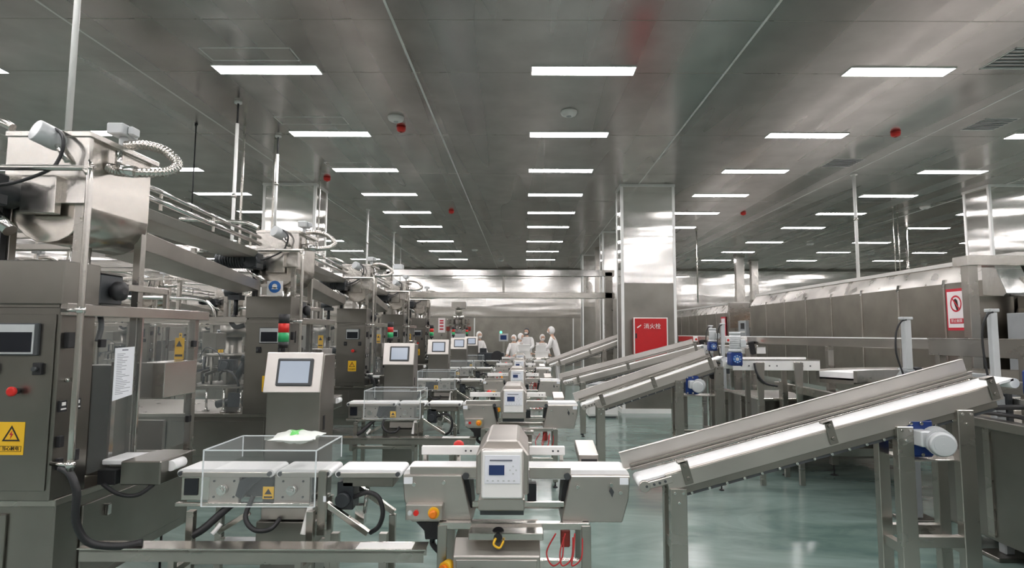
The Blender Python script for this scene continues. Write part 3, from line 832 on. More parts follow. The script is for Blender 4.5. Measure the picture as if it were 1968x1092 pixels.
# snack bag on the first clear cover
sn = thing('snack_bag', (-1.26, 3.26, 1.0), 'small white and green snack bag lying on the clear checkweigher cover', 'snack bag')
g = MB(); NX, NY = 14, 10
vs, fs = [], []
for sgn in (1, -1):
    for j in range(NY + 1):
        for i in range(NX + 1):
            u, v = i / NX, j / NY
            h = (max(0, math.sin(PI * u)) ** .5) * (max(0, math.sin(PI * v)) ** .6)
            x = -1.38 + .23 * u + .012 * math.sin(v * 9); y = 3.13 + .24 * v + .01 * math.sin(u * 7)
            z = 1.034 + sgn * .032 * h + .006 * math.sin(u * 20 + v * 13) * h
            if u in (0, 1): z += .004 * math.sin(v * 25)
            vs.append((x, y, z))
for s in (0, 1):
    o = s * (NX + 1) * (NY + 1)
    for j in range(NY):
        for i in range(NX):
            a = o + j * (NX + 1) + i
            fs.append((a, a + 1, a + NX + 2, a + NX + 1))
sb_ = MB(); sb_._add(vs, fs, True); sb_.build('bag_film', SNACK, sn)
gp_ = MB()
vs, fs = [], []
for j in range(5):
    for i in range(5):
        u, v = .40 + .22 * i / 4, .18 + .5 * j / 4
        h = (math.sin(PI * u) ** .5) * (math.sin(PI * v) ** .6)
        vs.append((-1.38 + .23 * u + .012 * math.sin(v * 9), 3.13 + .24 * v + .01 * math.sin(u * 7), 1.0355 + .032 * h + .006 * math.sin(u * 20 + v * 13) * h))
for j in range(4):
    for i in range(4):
        a = j * 5 + i; fs.append((a, a + 1, a + 6, a + 5))
gp_._add(vs, fs, True).build('green_print', SNACKG, sn)


# long cable trays from the packing machine to the metal detector
def cable_tray():
    t = thing('cable_tray', (-1.38, 3.0, .5), 'x', 'cable tray', 'low cable trays along the checkweighers')
    MB().box(-2.22, -.50, 2.96, 3.06, .515, .525).box(-2.22, -.50, 2.96, 2.965, .47, .53).box(-2.22, -.50, 3.055, 3.06, .47, .53).build('tray_channel', STEEL, t)
    MB().box(-2.23, -.49, 2.955, 3.065, .53, .535).build('tray_lid', STEEL_L, t)
    MB().box(-.84, -.56, 2.962, 3.05, .535, .537).build('white_lid_film', WHITE, t)
    for x in (-1.78, -1.14):
        MB().bar((x, 3.01, .40), (x, 3.01, .515), .03, .03).bar((x, 3.01, .405), (x, 3.16, .405), .03, .03).build('tray_bracket', STEEL, t)
    return t
ct = cable_tray()
for i, s in enumerate(SHIFT[:4]):
    lab = 'long low steel cable tray beneath the %s checkweigher' % ORD[i]
    if i == 0: ct['label'] = lab
    else: duplicate(ct, (0, s, 0), lab)


# ---------------------------------------------------------------- metal detector
def metal_detector():
    t = thing('metal_detector', (-.05, 3.3, 0), 'x', 'metal detector', 'belt metal detectors in the middle line')
    B = MB
    # tunnel head with chamfered top
    prof = [(-.245, .79), (-.245, .99), (-.19, 1.065), (-.03, 1.065), (.025, .99), (.025, .79)]
    hd = B().prism(prof, 'y', 3.0, 3.50).build('detector_head', STEEL_M, t, .008, )
    B().box(-.225, .005, 2.90, 3.0, .74, .80).build('head_base', STEEL_M, t, .006)
    B().box(-.22, .0, 2.97, 3.2, .70, .745).build('head_mount', DGREY, t)
    # control face, tilted back a little
    c = Vector((-.108, 2.945, .912)); R = Matrix.Rotation(-.10, 3, 'X')
    cf = B().obox(c, (.214, .09, .238), R).build('control_housing', STEEL_B, t, .014, 2)
    B().obox(c + R @ Vector((0, -.049, .0)), (.196, .008, .222), R).build('control_door', WHITE, cf, .006)
    pn = B().obox(c + R @ Vector((.002, -.055, .025)), (.176, .004, .136), R).build('printed_keypad', PANELW, cf, .004)
    B().obox(c + R @ Vector((-.026, -.059, .022)), (.076, .003, .047), R).build('blue_display', LCD, pn)
    B().obox(c + R @ Vector((-.005, -.058, .068)), (.112, .002, .007), R).build('title_line', INK, pn)
    k = B()
    for i in range(6):
        k.obox(c + R @ Vector((-.07 + i * .026, -.058, -.028)), (.010, .002, .008), R)
    for dx, dz in ((.055, .04), (.055, .005), (.04, .022), (.07, .022)):
        k.obox(c + R @ Vector((dx, -.058, dz)), (.008, .002, .008), R)
    k.build('key_marks', LGREY, pn)
    # belt bed
    bu = belt_unit(-.655, .575, 3.20, 3.41, .868, .05).build('belt', WHITE_BELT, t)
    B().box(-.62, -.25, 3.188, 3.20, .825, .885).build('belt_guide', STEEL_M, t, .003)
    B().box(.03, .255, 3.188, 3.20, .825, .885).build('belt_guide', STEEL_M, t, .003)
    B().box(-.60, -.25, 3.42, 3.455, .90, .95).build('product_guide', WHITE, t, .004)
    B().box(.03, .24, 3.42, 3.455, .90, .95).build('product_guide', WHITE, t, .004)
    for x in (-.34, -.31, .17, .20):
        B().cyl((x, 3.42, .925), (x, 3.416, .925), .006, 8).build('guide_screw', DGREY, t)
    for x in (-.58, .22):
        B().bar((x, 3.438, .80), (x, 3.438, .905), .02, .02).build('guide_stay', STEEL, t)
    # end housings
    for nm, poly in (('end_housing', [(-.655, .845), (-.335, .845), (-.275, .60), (-.605, .60), (-.645, .72)]), ('end_housing', [(.255, .845), (.575, .845), (.565, .72), (.53, .60), (.20, .60)])):
        B().prism(poly, 'y', 3.17, 3.43).build(nm, STEEL_M, t, .005)
    for x, z in ((-.59, .80), (.47, .80), (-.43, .81), (.29, .79), (.52, .76)):
        q = B().cyl((x, 3.17, z), (x, 3.152, z), .010, 10).build('latch_knob', POLISH, t)
    B().prism([(.47, .79), (.485, .765), (.475, .735), (.46, .765)], 'y', 3.155, 3.17).build('latch_tongue', DGREY, t)
    for x in (-.648, .518):
        B().box(x, x + .047, 3.166, 3.170, .80, .835).build('small_sticker', PAPER, t)
    B().prism([(-.335, .80), (-.31, .84), (-.29, .76), (-.28, .66), (-.30, .66)], 'y', 3.22, 3.40).build('roller_end', BLACK, t)
    B().prism([(.255, .80), (.23, .84), (.21, .76), (.20, .66), (.22, .66)], 'y', 3.22, 3.40).build('roller_end', BLACK, t)
    for x in (-.315, .235):
        B().cyl((x, 3.19, .84), (x, 3.17, .84), .018, 12).build('sensor_eye', DGREY, t)
    # push buttons
    bb = B().box(-.625, -.43, 3.115, 3.17, .625, .705).build('button_box', STEEL_M, t, .004)
    B().cyl((-.60, 3.115, .665), (-.60, 3.105, .665), .012, 12).build('green_button', LGREY, bb)
    rb = B().cyl((-.568, 3.115, .665), (-.568, 3.103, .665), .014, 12).build('red_button', REDP, bb)
    B().cyl((-.475, 3.115, .665), (-.475, 3.105, .665), .030, 18).build('yellow_collar', YELLOW, bb)
    B().lathe((-.475, 3.08, .665), [(.012, .025), (.021, .014), (.021, 0), (.012, -.004)], 'y', 16).build('stop_button', ORANGE, bb)
    B().prism([(-.585, .60), (-.43, .60), (-.45, .555), (-.46, .505), (-.53, .505), (-.535, .55)], 'y', 3.18, 3.27).build('cable_connector', BLACK, t, .004)
    B().tube([(-.49, 3.22, .51), (-.50, 3.24, .47), (-.47, 3.2, .45), (-.42, 3.15, .44)], .016, 8).build('control_cable', BLACK, t)
    # frame
    for x in (-.43, .33):
        for y in (3.14, 3.50):
            B().bar((x, y, .06), (x, y, .60), .05, .05).build('leg', STEEL, t, .003)
            foot(B(), x, y, .06).build('levelling_foot', BLACK, t)
    B().bar((-.45, 3.14, .595), (.35, 3.14, .595), .04, .035).bar((-.45, 3.5, .595), (.35, 3.5, .595), .04, .035).bar((-.43, 3.14, .595), (-.43, 3.5, .595), .04, .035).bar((.33, 3.14, .595), (.33, 3.5, .595), .04, .035).build('top_frame', STEEL_L, t, .003)
    B().box(-.28, .10, 3.0, 3.14, .565, .60).build('front_shelf', STEEL_L, t, .003)
    B().bar((-.28, 3.19, .69), (.22, 3.19, .69), .02, .03).build('cross_bar', STEEL_L, t, .003)
    B().bar((-.43, 3.14, .22), (.33, 3.14, .22), .035, .035).bar((.05, 3.14, .40), (.33, 3.14, .40), .035, .045).bar((.05, 3.14, .28), (.33, 3.14, .28), .035, .045).build('stretcher', STEEL_L, t, .003)
    # electric cabinet
    ec = B().prism([(3.02, .10), (3.02, .48), (3.10, .545), (3.40, .545), (3.40, .10)], 'x', -.36, .085).build('electric_cabinet', STEEL_M, t, .005)
    B().box(-.345, .07, 3.012, 3.02, .12, .465).build('cabinet_door', STEEL_M, ec, .004)
    B().cyl((-.26, 3.012, .405), (-.26, 2.995, .405), .022, 16).build('door_knob', BLACK, ec)
    B().cyl((-.385, 3.09, .405), (-.405, 3.05, .405), .035, 16).build('yellow_collar', YELLOW, t)
    B().cyl((-.405, 3.05, .405), (-.415, 3.03, .405), .024, 16).build('main_switch', ORANGE, t)
    B().cyl((-.13, 3.05, .565), (-.13, 3.03, .60), .03, 12).cyl((-.13, 2.99, .58), (-.13, 3.03, .58), .022, 12).build('cable_gland', BLACK, t)
    B().tube([(-.14, 2.99, .58), (-.15, 2.975, .555), (-.12, 2.97, .54), (-.10, 2.985, .57)], .006, 8).build('yellow_wire', YELLOW, t)
    for k in range(3):
        x = .15 + .05 * k
        B().tube([(x + .02, 3.12, .56), (x - .03 + .02 * k, 3.08, .48), (x, 3.06, .42), (x + .05, 3.08, .45), (x + .06, 3.12, .54)], .004, 8).build('red_hose', TRACK, t)
    B().box(.20, .25, 3.17, 3.24, .47, .56).build('air_regulator', REDD, t, .006)
    B().box(.02, .07, 3.25, 3.33, .66, .78).build('pneumatic_arm', BLACKM, t, .003)
    # beacon and reject box
    B().cyl((-.395, 3.54, .60), (-.395, 3.54, .90), .012, 10).cyl((-.395, 3.54, .895), (-.395, 3.54, .91), .036, 16).build('beacon_stand', STEEL, t)
    be = B().lathe((-.395, 3.54, .91), [(.032, 0), (.034, .02), (.028, .04), (.012, .052)], 'z', 18).build('red_beacon', REDP, t)
    rj = B().prism([(3.52, .83), (3.52, .885), (3.80, .92), (3.80, .865)], 'x', .33, .45).build('reject_box', STEEL_M, t, .004)
    B().box(.345, .44, 3.512, 3.522, .835, .858).build('reject_slot', BLACK, rj)
    B().bar((.39, 3.62, .6), (.39, 3.62, .85), .03, .03).bar((.33, 3.5, .6), (.39, 3.63, .6), .03, .03).build('reject_stand', STEEL, t)
    B().box(.33, .455, 3.49, 3.56, .785, .825).build('valve_row', LGREY, t, .004)
    return t
md = metal_detector()
for i, s in enumerate(SHIFT):
    lab = 'belt metal detector with blue display and white belt, %s counted from the camera' % ORD[i]
    if i == 0: md['label'] = lab
    else: duplicate(md, (0.0, s, 0), lab)


# ---------------------------------------------------------------- inclined conveyors
def incline(label, xa, za, xb, zb, y, legs, guard_end=None, drive=True, slung=True, clips=(.12, .50, .93), width=.20):
    """A belt climbing along X from (xa, za) to (xb, zb), near edge at distance y. legs: X of each pair of legs."""
    t = thing('incline_conveyor', ((xa + xb) / 2, y + width / 2, 0), label, 'conveyor', 'inclined conveyors leading up to the collecting line')
    B = MB
    d = Vector((xb - xa, 0, zb - za)); L = d.length; d.normalize()
    n = Vector((-d.z, 0, d.x))
    def at(s, h, yy=0.0):
        p = Vector((xa, y, za)) + d * s + n * h
        p.y += yy
        return p
    def slab(m, s0, s1, h0, h1, y0, y1):
        return m.hexa([at(s0, h0, y0), at(s1, h0, y0), at(s1, h0, y1), at(s0, h0, y1), at(s0, h1, y0), at(s1, h1, y0), at(s1, h1, y1), at(s0, h1, y1)])
    bl = B(); slab(bl, .02, L - .01, -.012, 0, .012, width - .012)
    bl.cyl(at(.02, -.025, .012), at(.02, -.025, width - .012), .026, 16).cyl(at(L - .01, -.026, .012), at(L - .01, -.026, width - .012), .026, 16)
    bl.build('belt', WHITE_BELT, t)
    sp = B(); slab(sp, .14, L - .10, -.085, -.004, -.004, .006)
    slab(sp, .14, L - .10, -.004, 0.002, -.004, .016)
    so = sp.build('side_plate', STEEL_M, t, .002)
    sp = B(); slab(sp, .14, L - .10, -.085, .004, width - .006, width + .004); sp.build('side_plate', STEEL_L, t, .002)
    tl = B(); slab(tl, -.0, .17, -.048, -.012, -.008, .0)
    tl.cyl(at(.02, -.028, -.012), at(.02, -.028, .0), .03, 16)
    tl.build('tension_plate', STEEL_M, t, .003)
    sc = B()
    for q in (.03, .07, .10, .13):
        sc.cyl(at(q, -.03, -.014), at(q, -.03, -.008), .007, 8)
    sc.build('plate_screw', DGREY, t)
    rt = B(); slab(rt, .22, L - .16, -.135, -.122, .012, width - .012); rt.build('return_belt', DGREY, t)
    un = B(); slab(un, .20, L - .14, -.12, -.085, .004, .012); un.build('under_channel', STEEL_D, t, .002)
    st = B()
    nb = int(L / .12)
    for i in range(nb):
        s0 = .25 + i * (L - .45) / nb
        st.cyl(at(s0, -.125, 0.0), at(s0, -.125, .012), .007, 8)
    st.build('carrier_bolt', POLISH, t)
    ge = L - .12 if guard_end is None else guard_end
    g = B(); slab(g, -.04, ge, .028, .118, width + .010, width + .016); slab(g, -.04, ge, .112, .118, width + .010, width + .035)
    slab(g, -.04, ge, .024, .030, width - .012, width + .016)
    g.build('side_guard', STEEL_B, t, .002)
    g = B(); slab(g, .0, L - .08, .040, .046, width - .02, width + .004); slab(g, .0, L - .08, .010, .040, width + .0, width + .004); g.build('inner_guide', STEEL_D, t)
    for q in clips:
        s0 = L * q
        c = B(); slab(c, s0 - .022, s0 + .022, -.075, .045, -.012, -.005); slab(c, s0 - .03, s0 + .012, .034, .046, -.012, .03)
        c.cyl(at(s0, .02, -.02), at(s0, .02, -.012), .010, 10).cyl(at(s0, -.045, -.02), at(s0, -.045, -.012), .010, 10)
        cl = c.build('guard_clip', STEEL_D, t, .002)
    # legs
    for x in legs:
        zt = za + (x - xa) * (zb - za) / (xb - xa) - .085
        for yy in (y + .005, y + width - .005):
            B().bar((x, yy, .05), (x, yy, zt), .085 if yy < y + .1 else .06, .05, up=(0, 1, 0)).build('leg', STEEL, t, .003)
            foot(B(), x, yy, .06).build('levelling_foot', BLACK, t)
        for dx, dz in ((-.022, .02), (.022, .02), (0, .07)):
            B().cyl((x + dx, y - .028, zt - dz), (x + dx, y - .020, zt - dz), .007, 8).build('leg_bolt', POLISH, t)
        B().bar((x, y, .50), (x, y + width, .50), .04, .05).build('stretcher', STEEL, t)
    if len(legs) > 2:
        a, b = legs[-2], legs[-1]
        for yy in (y + .005, y + width - .005):
            B().bar((a, yy, .55), (b, yy, .55), .04, .055).build('stretcher', STEEL, t, .002)
        B().box(a, b, y - .01, y + width, .955, .965).build('motor_shelf', STEEL_L, t, .002)
        if slung:
            mx = (a + b) / 2 - .05
            gb = B().box(mx - .09, mx + .05, y - .005, y + .13, .975, 1.17).build('slung_gearbox', BLUE, t, .012)
            for dx in (-.075, -.02):
                for dz in (.99, 1.15):
                    B().cyl((mx + dx, y - .005, dz), (mx + dx, y - .015, dz), .009, 8).build('gearbox_bolt', POLISH, gb)
            mo = Vector((mx + .06, y + .02, 1.075))
            e = Vector((mx - .0, y - .13, 1.065))
            dd = (e - mo).normalized()
            m = B().cyl(mo, e, .060, 22).cyl(e, e + dd * .02, .062, 22, .052)
            q = e + dd * .02
            m.cyl(q, q + dd * .004, .040, 20).cyl(q, q + dd * .008, .008, 8)
            for i in range(7):
                p = mo.lerp(e, .25 + i * .1)
                m.cyl(p, p + dd * .006, .067, 22)
            mm = m.build('slung_motor', LGREY, t)
            B().obox(mo.lerp(e, .45) + Vector((-.07, .01, .01)), (.06, .08, .08), Matrix.Rotation(0, 3, 'Z')).build('terminal_box', LGREY, mm, .006)
            B().cyl((b - .03, y + .10, 1.16), (b - .03, y + .13, 1.16), .035, 14).build('black_pulley', BLACK, t)
    if drive:
        p = at(L + .02, -.03)
        gb = B().box(p.x, p.x + .125, y - .11, y + .01, p.z - .07, p.z + .07).build('drive_gearbox', BLUE, t, .012)
        B().cyl((p.x + .062, y - .11, p.z), (p.x + .062, y - .125, p.z), .042, 18).build('output_flange', BLUEST, gb)
        r = B()
        for i in range(8):
            a = 2 * PI * i / 8
            r.cyl((p.x + .062 + math.cos(a) * .034, y - .125, p.z + math.sin(a) * .034), (p.x + .062 + math.cos(a) * .034, y - .131, p.z + math.sin(a) * .034), .006, 6)
        r.cyl((p.x + .062, y - .125, p.z), (p.x + .062, y - .130, p.z), .018, 14)
        r.build('flange_bolt', LGREY, gb)
        m = B().cyl((p.x + .07, y - .05, p.z + .07), (p.x + .07, y - .05, p.z + .10), .065, 20).cyl((p.x + .07, y - .05, p.z + .10), (p.x + .07, y - .05, p.z + .25), .055, 20).cyl((p.x + .07, y - .05, p.z + .25), (p.x + .07, y - .05, p.z + .28), .058, 20)
        for i in range(6):
            m.cyl((p.x + .07, y - .05, p.z + .12 + i * .02), (p.x + .07, y - .05, p.z + .126 + i * .02), .061, 20)
        mm = m.build('drive_motor', LGREY, t)
        B().box(p.x + .11, p.x + .17, y - .10, y - .01, p.z + .12, p.z + .20).build('terminal_box', LGREY, mm, .006)
    return t


incline('long inclined belt conveyor rising from the first metal detector, with grey motor slung below', .60, .845, 2.60, 1.386, 3.05, (.80, 1.985, 2.305), guard_end=1.98)
incline('inclined belt conveyor rising from the second metal detector to a blue gearbox', .60, .86, 2.10, 1.37, 6.05, (.80, 1.62, 2.04), clips=(.14, .50, .90))
incline('inclined belt conveyor rising from the third metal detector past the red cabinet', .62, .845, 2.85, 1.43, 9.05, (.92, 2.5), slung=False, clips=(.10, .45, .93))
incline('inclined belt conveyor rising from the fourth metal detector behind the steel pillar', .56, .90, 2.3, 1.52, 12.6, (.85, 1.75), slung=False, drive=False, width=.34)

# ---------------------------------------------------------------- fire hydrant cabinet at the pillar
fh = thing('fire_hydrant_cabinet', (2.5, 11.52, 1.0), 'red fire hydrant cabinet with white lettering on the steel pillar', 'fire cabinet')
MB().box(2.195, 2.86, 11.49, 11.65, .95, 1.90).build('cabinet_frame', REDD, fh, .004)
MB().box(2.185, 2.87, 11.478, 11.49, .94, 1.915).build('cabinet_border', TRIMW, fh, .004)
MB().box(2.21, 2.845, 11.465, 11.478, .96, 1.895).build('cabinet_door', RED, fh, .004)
MB().box(2.215, 2.245, 11.452, 11.465, 1.50, 1.60).build('door_handle', BLACK, fh, .004)
text_mesh('white_lettering', '消火栓', .115, WHITE, fh, (2.555, 11.462, 1.735), (1, 0, 0), (0, 0, 1))
MB().prism([(2.25, 1.72), (2.33, 1.775), (2.335, 1.755), (2.26, 1.70)], 'y', 11.459, 11.464).build('white_mark', WHITE, fh)

# ---------------------------------------------------------------- tunnel machine on the far side of the aisle
def tunnel(label, y0, y1, x=6.0, n=None, ztop=2.32, zb=.55):
    t = thing('tunnel_machine', (x + 1.2, (y0 + y1) / 2, 0), label, 'tunnel machine')
    n = n or max(1, round((y1 - y0) / 1.05))
    w = (y1 - y0) / n
    for i in range(n):
        a = y0 + w * i
        p = MB().box(x, x + .04, a + .008, a + w - .008, zb, ztop).build('wall_panel', TUNNEL, t, .003)
    MB().box(x + .03, x + 2.3, y0, y1, zb, ztop - .02).build('inner_shell', STEEL_D, t)
    for i in range(n + 1):
        a = y0 + w * i
        MB().box(x - .012, x + .005, a - .018, a + .018, zb, ztop).build('panel_joint', STEEL_L, t)
        MB().prism([(x - .02, ztop - .04), (x + .01, ztop - .04), (x + .04, ztop + .06), (x + .0, ztop + .06)], 'y', a - .03, a + .03).build('joint_bracket', POLISH, t)
    MB()._add([(x - .01, y0, ztop), (x + .05, y0, ztop), (x + .30, y0, ztop + .26), (x + .18, y0, ztop + .27), (x - .01, y1, ztop), (x + .05, y1, ztop), (x + .30, y1, ztop + .26), (x + .18, y1, ztop + .27)],
              [(0, 1, 2, 3), (7, 6, 5, 4), (0, 4, 5, 1), (1, 5, 6, 2), (2, 6, 7, 3), (3, 7, 4, 0)], False).build('sloping_eave', EAVE, t)
    MB().box(x + .15, x + 2.3, y0 - .04, y1 + .04, ztop + .26, ztop + .32).build('roof_sheet', ROOFM, t, .004)
    for i in range(0, n + 1, 2):
        a = min(max(y0 + w * i, y0 + .06), y1 - .06)
        MB().bar((x + .12, a, .05), (x + .12, a, zb), .08, .08).build('leg', STEEL, t)
        foot(MB(), x + .12, a, .06).build('levelling_foot', BLACK, t)
    return t


tn = tunnel('long steel tunnel machine with tall wall panels, beside the prohibition sign', 7.15, 15.2, n=8)
tunnel('farther steel tunnel machine section close to the back wall', 17.3, 25.5, 6.15, ztop=2.22)
# transfer box between the two
tb = thing('transfer_housing', (7.0, 16.2, 0), 'steel transfer housing with an open window between the two tunnel machines', 'machine housing')
MB().box(6.1, 8.2, 15.35, 15.5, .5, 2.5).box(6.1, 8.2, 17.0, 17.15, .5, 2.5).box(6.1, 6.14, 15.5, 17.0, .5, 1.75).build('housing', STEEL, tb)
MB().box(7.0, 7.1, 15.5, 17.0, .5, 2.2).build('rear_sheet', CARD, tb)
MB().box(6.0, 6.1, 15.55, 16.1, 1.45, 1.95).build('control_box', MGREY, tb, .006)
MB().box(5.99, 6.0, 15.65, 15.9, 1.72, 1.88).build('box_screen', DSCREEN, tb)
MB().box(5.985, 6.0, 15.62, 15.95, 1.62, 1.66).build('box_label', WHITE, tb)
for y in (15.4, 17.1):
    MB().bar((6.15, y, .0), (6.15, y, .5), .08, .08).build('leg', STEEL, tb)

# prohibition sign on the near end of the tunnel machine
sg = thing('prohibition_sign', (5.98, 8.05, 1.6), 'white sign with red border and red prohibition circle on the tunnel wall', 'sign')
ys0, ys1, zs0, zs1 = 7.72, 8.11, 1.66, 2.24
MB().box(5.982, 5.990, ys0, ys1, zs0, zs1).build('sign_border', SIGNR, sg)
MB().box(5.979, 5.982, ys0 + .035, ys1 - .025, zs0 + .04, zs1 - .04).build('sign_face', SIGNW, sg)
cy, cz = 7.925, 2.03
ring = MB()
N = 28; vs = []; fs = []
for i in range(N):
    a = 2 * PI * i / N
    for r in (.105, .083):
        vs.append((5.977, cy + r * math.cos(a), cz + r * math.sin(a) * 1.1))
for i in range(N):
    j = (i + 1) % N
    fs.append((2 * i, 2 * j, 2 * j + 1, 2 * i + 1))
ring._add(vs, fs, False)
ring.build('red_ring', SIGNR, sg)
MB().prism([(cy - .035, cz - .09), (cy - .01, cz - .09), (cy + .035, cz + .02), (cy + .03, cz + .06), (cy - .0, cz + .07), (cy - .03, cz + .04), (cy - .04, cz - .03)], 'x', 5.9755, 5.9785).build('black_pictogram', INKK, sg)
MB().bar((5.9745, cy + .07, cz + .085), (5.9745, cy - .07, cz - .085), .018, .003, up=(1, 0, 0)).build('red_slash', SIGNR, sg)
MB().box(5.976, 5.979, cy - .125, cy + .125, 1.755, 1.825).build('red_text_field', SIGNR, sg)
text_mesh('sign_text', '禁止触摸', .052, SIGNW, sg, (5.9755, cy, 1.79), (0, -1, 0), (0, 0, 1))
s2 = thing('narrow_sign', (6.1, 17.6, 1.4), 'narrow white sign with red edge on the farther tunnel section', 'sign')
MB().box(6.12, 6.135, 17.45, 17.85, 1.35, 2.1).build('sign_border', SIGNR, s2)
MB().box(6.115, 6.12, 17.49, 17.81, 1.40, 2.05).build('sign_face', SIGNW, s2)

# tall frame, hood and cabinet at the near end of the tunnel machine
hf = thing('infeed_hood', (6.3, 7.0, 0), 'steel infeed hood and frame at the near end of the tunnel machine', 'machine housing')
MB().box(5.36, 5.48, 6.88, 7.0, .0, 2.50).build('frame_post', STEEL, hf, .004)
MB().box(5.95, 6.08, 6.80, 6.90, .0, 2.30).build('frame_post', STEEL, hf, .004)
MB().box(5.50, 6.02, 7.03, 7.08, .55, 2.08).build('front_panel', TUNNEL, hf, .003)
MB().box(5.34, 7.9, 6.85, 7.10, 2.44, 2.56).build('top_beam', STEEL_L, hf, .004)
MB().prism([(6.9, 2.44), (6.75, 2.10), (6.80, 2.06), (7.10, 2.10), (7.10, 2.44)], 'x', 5.70, 6.02).build('tilted_deflector', POLISH, hf, .003)
poly = [(6.08, 2.44), (7.9, 2.44), (7.9, 1.72), (6.08, 1.72), (6.10, 1.9), (6.2, 2.1)]
MB().prism(poly, 'y', 6.91, 7.10).build('hood_side', TUNNEL, hf, .003)
for i in range(3):
    MB().ball((6.16 + .07 * i, 6.93, 2.18 - .03 * (i % 2)), .028, 10, 6).build('clamp_nut', POLISH, hf)
MB().box(6.08, 7.6, 6.92, 7.10, .0, 1.72).build('lower_housing', STEEL_D, hf, .004)
cbx = thing('grey_control_cabinet', (6.3, 6.5, 0), 'grey control cabinet with dark window behind the conveyor drive', 'control cabinet')
MB().box(5.72, 6.5, 6.35, 6.8, .75, 1.86).build('cabinet_body', MGREY, cbx, .008)
MB().box(5.86, 6.4, 6.335, 6.35, 1.30, 1.64).build('cabinet_window', DSCREEN, cbx, .004)
MB().bar((5.80, 6.5, 0), (5.80, 6.5, .75), .06, .06).bar((6.4, 6.5, 0), (6.4, 6.5, .75), .06, .06).bar((5.80, 6.5, .3), (6.4, 6.5, .3), .05, .05).build('cabinet_stand', STEEL, cbx)


# grey lifting columns with cables
def lift_column(label, x, y, z0, z1, w=.07):
    t = thing('lifting_column', (x, y, 0), label, 'lifting column', 'grey lifting columns beside the collecting line')
    MB().box(x - w / 2, x + w / 2, y - w / 2, y + w / 2, z0, z1).build('inner_tube', LGREY, t, .006)
    MB().box(x - w * .7, x + w * .7, y - w * .7, y + w * .7, 0.03, z0).build('outer_tube', MGREY, t, .008)
    MB().box(x - w * .75, x + w * .75, y - w * .6, y + w * .6, z1, z1 + .025).build('head_plate', LGREY, t, .004)
    MB().box(x - .14, x + .14, y - .10, y + .10, 0, .03).build('foot_plate', STEEL_D, t, .004)
    MB().box(x + w * .7, x + w * 1.7, y - .04, y + .04, z0 - .26, z0 + .02).build('motor_block', BLACKM, t, .006)
    MB().tube([(x - .01, y - w * .5, z1), (x - w * .9, y - w * .3, z1 - .02), (x - w * 1.5, y, z1 - .12), (x - w * 1.6, y, z1 - .30), (x - w * .9, y - w * .3, z0 - .05)], .008, 8).build('column_cable', BLACK, t)
    return t
p1 = P(1742, 640, 5.12)
lift_column('grey lifting column with looping cable close to the black motor block', p1.x, 5.12, 1.30, 1.74, .06)
p2 = P(1909, 640, 4.3)
lift_column('pale grey lifting column behind the top of the first inclined conveyor', p2.x, 4.3, 1.16, 1.78, .05)
p3 = P(1366, 640, 9.9)
lift_column('slim white lifting column beside the third conveyor drive', p3.x, 9.9, 1.25, 1.72, .05)
p4 = P(1389, 640, 8.9)
lift_column('slim white lifting column above the long rail of the collecting line', p4.x, 8.9, 1.25, 1.74, .05)

# long rail of the collecting line, two lengths
r1 = thing('long_rail', (3.4, 8.0, 0), 'long steel rail on posts running behind the inclined conveyors', 'rail')
A_, B_ = Vector((3.97, 5.05, 1.515)), Vector((3.0, 11.1, 1.50))
MB().bar(A_, B_, .05, .10).build('rail_beam', STEEL_L, r1, .003)
MB().bar(A_ + Vector((0, 0, .055)), B_ + Vector((0, 0, .055)), .08, .012).build('rail_top', TRIMW, r1)
for k, q in enumerate((.02, .31, .58, .66, .84)):
    p = A_.lerp(B_, q)
    MB().bar((p.x, p.y, .83 if k == 1 else 0), (p.x, p.y, 1.46), .07, .07).build('rail_post', STEEL, r1, .003)
    if k > 1:
        MB().bar((p.x - .06, p.y - .05, 1.49), (p.x - .02, p.y - .05, 1.30), .07, .07).build('black_clamp', BLACK, r1, .01)
        MB().box(p.x - .18, p.x - .12, p.y - .08, p.y + .0, 1.46, 1.56).build('white_sensor', WHITE, r1, .006)
        MB().cyl((p.x - .15, p.y - .085, 1.50), (p.x - .15, p.y - .08, 1.50), .02, 12).build('red_dot', REDP, r1)
r2 = thing('near_rail', (3.6, 4.6, 0), 'wide steel cable duct on posts above the tank machine', 'rail')
a, b = P(1790, 664, 5.2), P(1985, 669, 4.3)
MB().bar(a, b, .06, .145).build('duct_body', STEEL, r2, .003)
MB().bar(a + Vector((0, 0, .076)), b + Vector((0, 0, .076)), .075, .008).build('duct_lid', STEEL_L, r2)
for q in (.12, .95):
    p = a.lerp(b, q)
    MB().bar((p.x, p.y + .02, 0 if q < .5 else .94), (p.x, p.y + .02, p.z - .05), .06, .06).build('duct_post', STEEL_D, r2, .003)

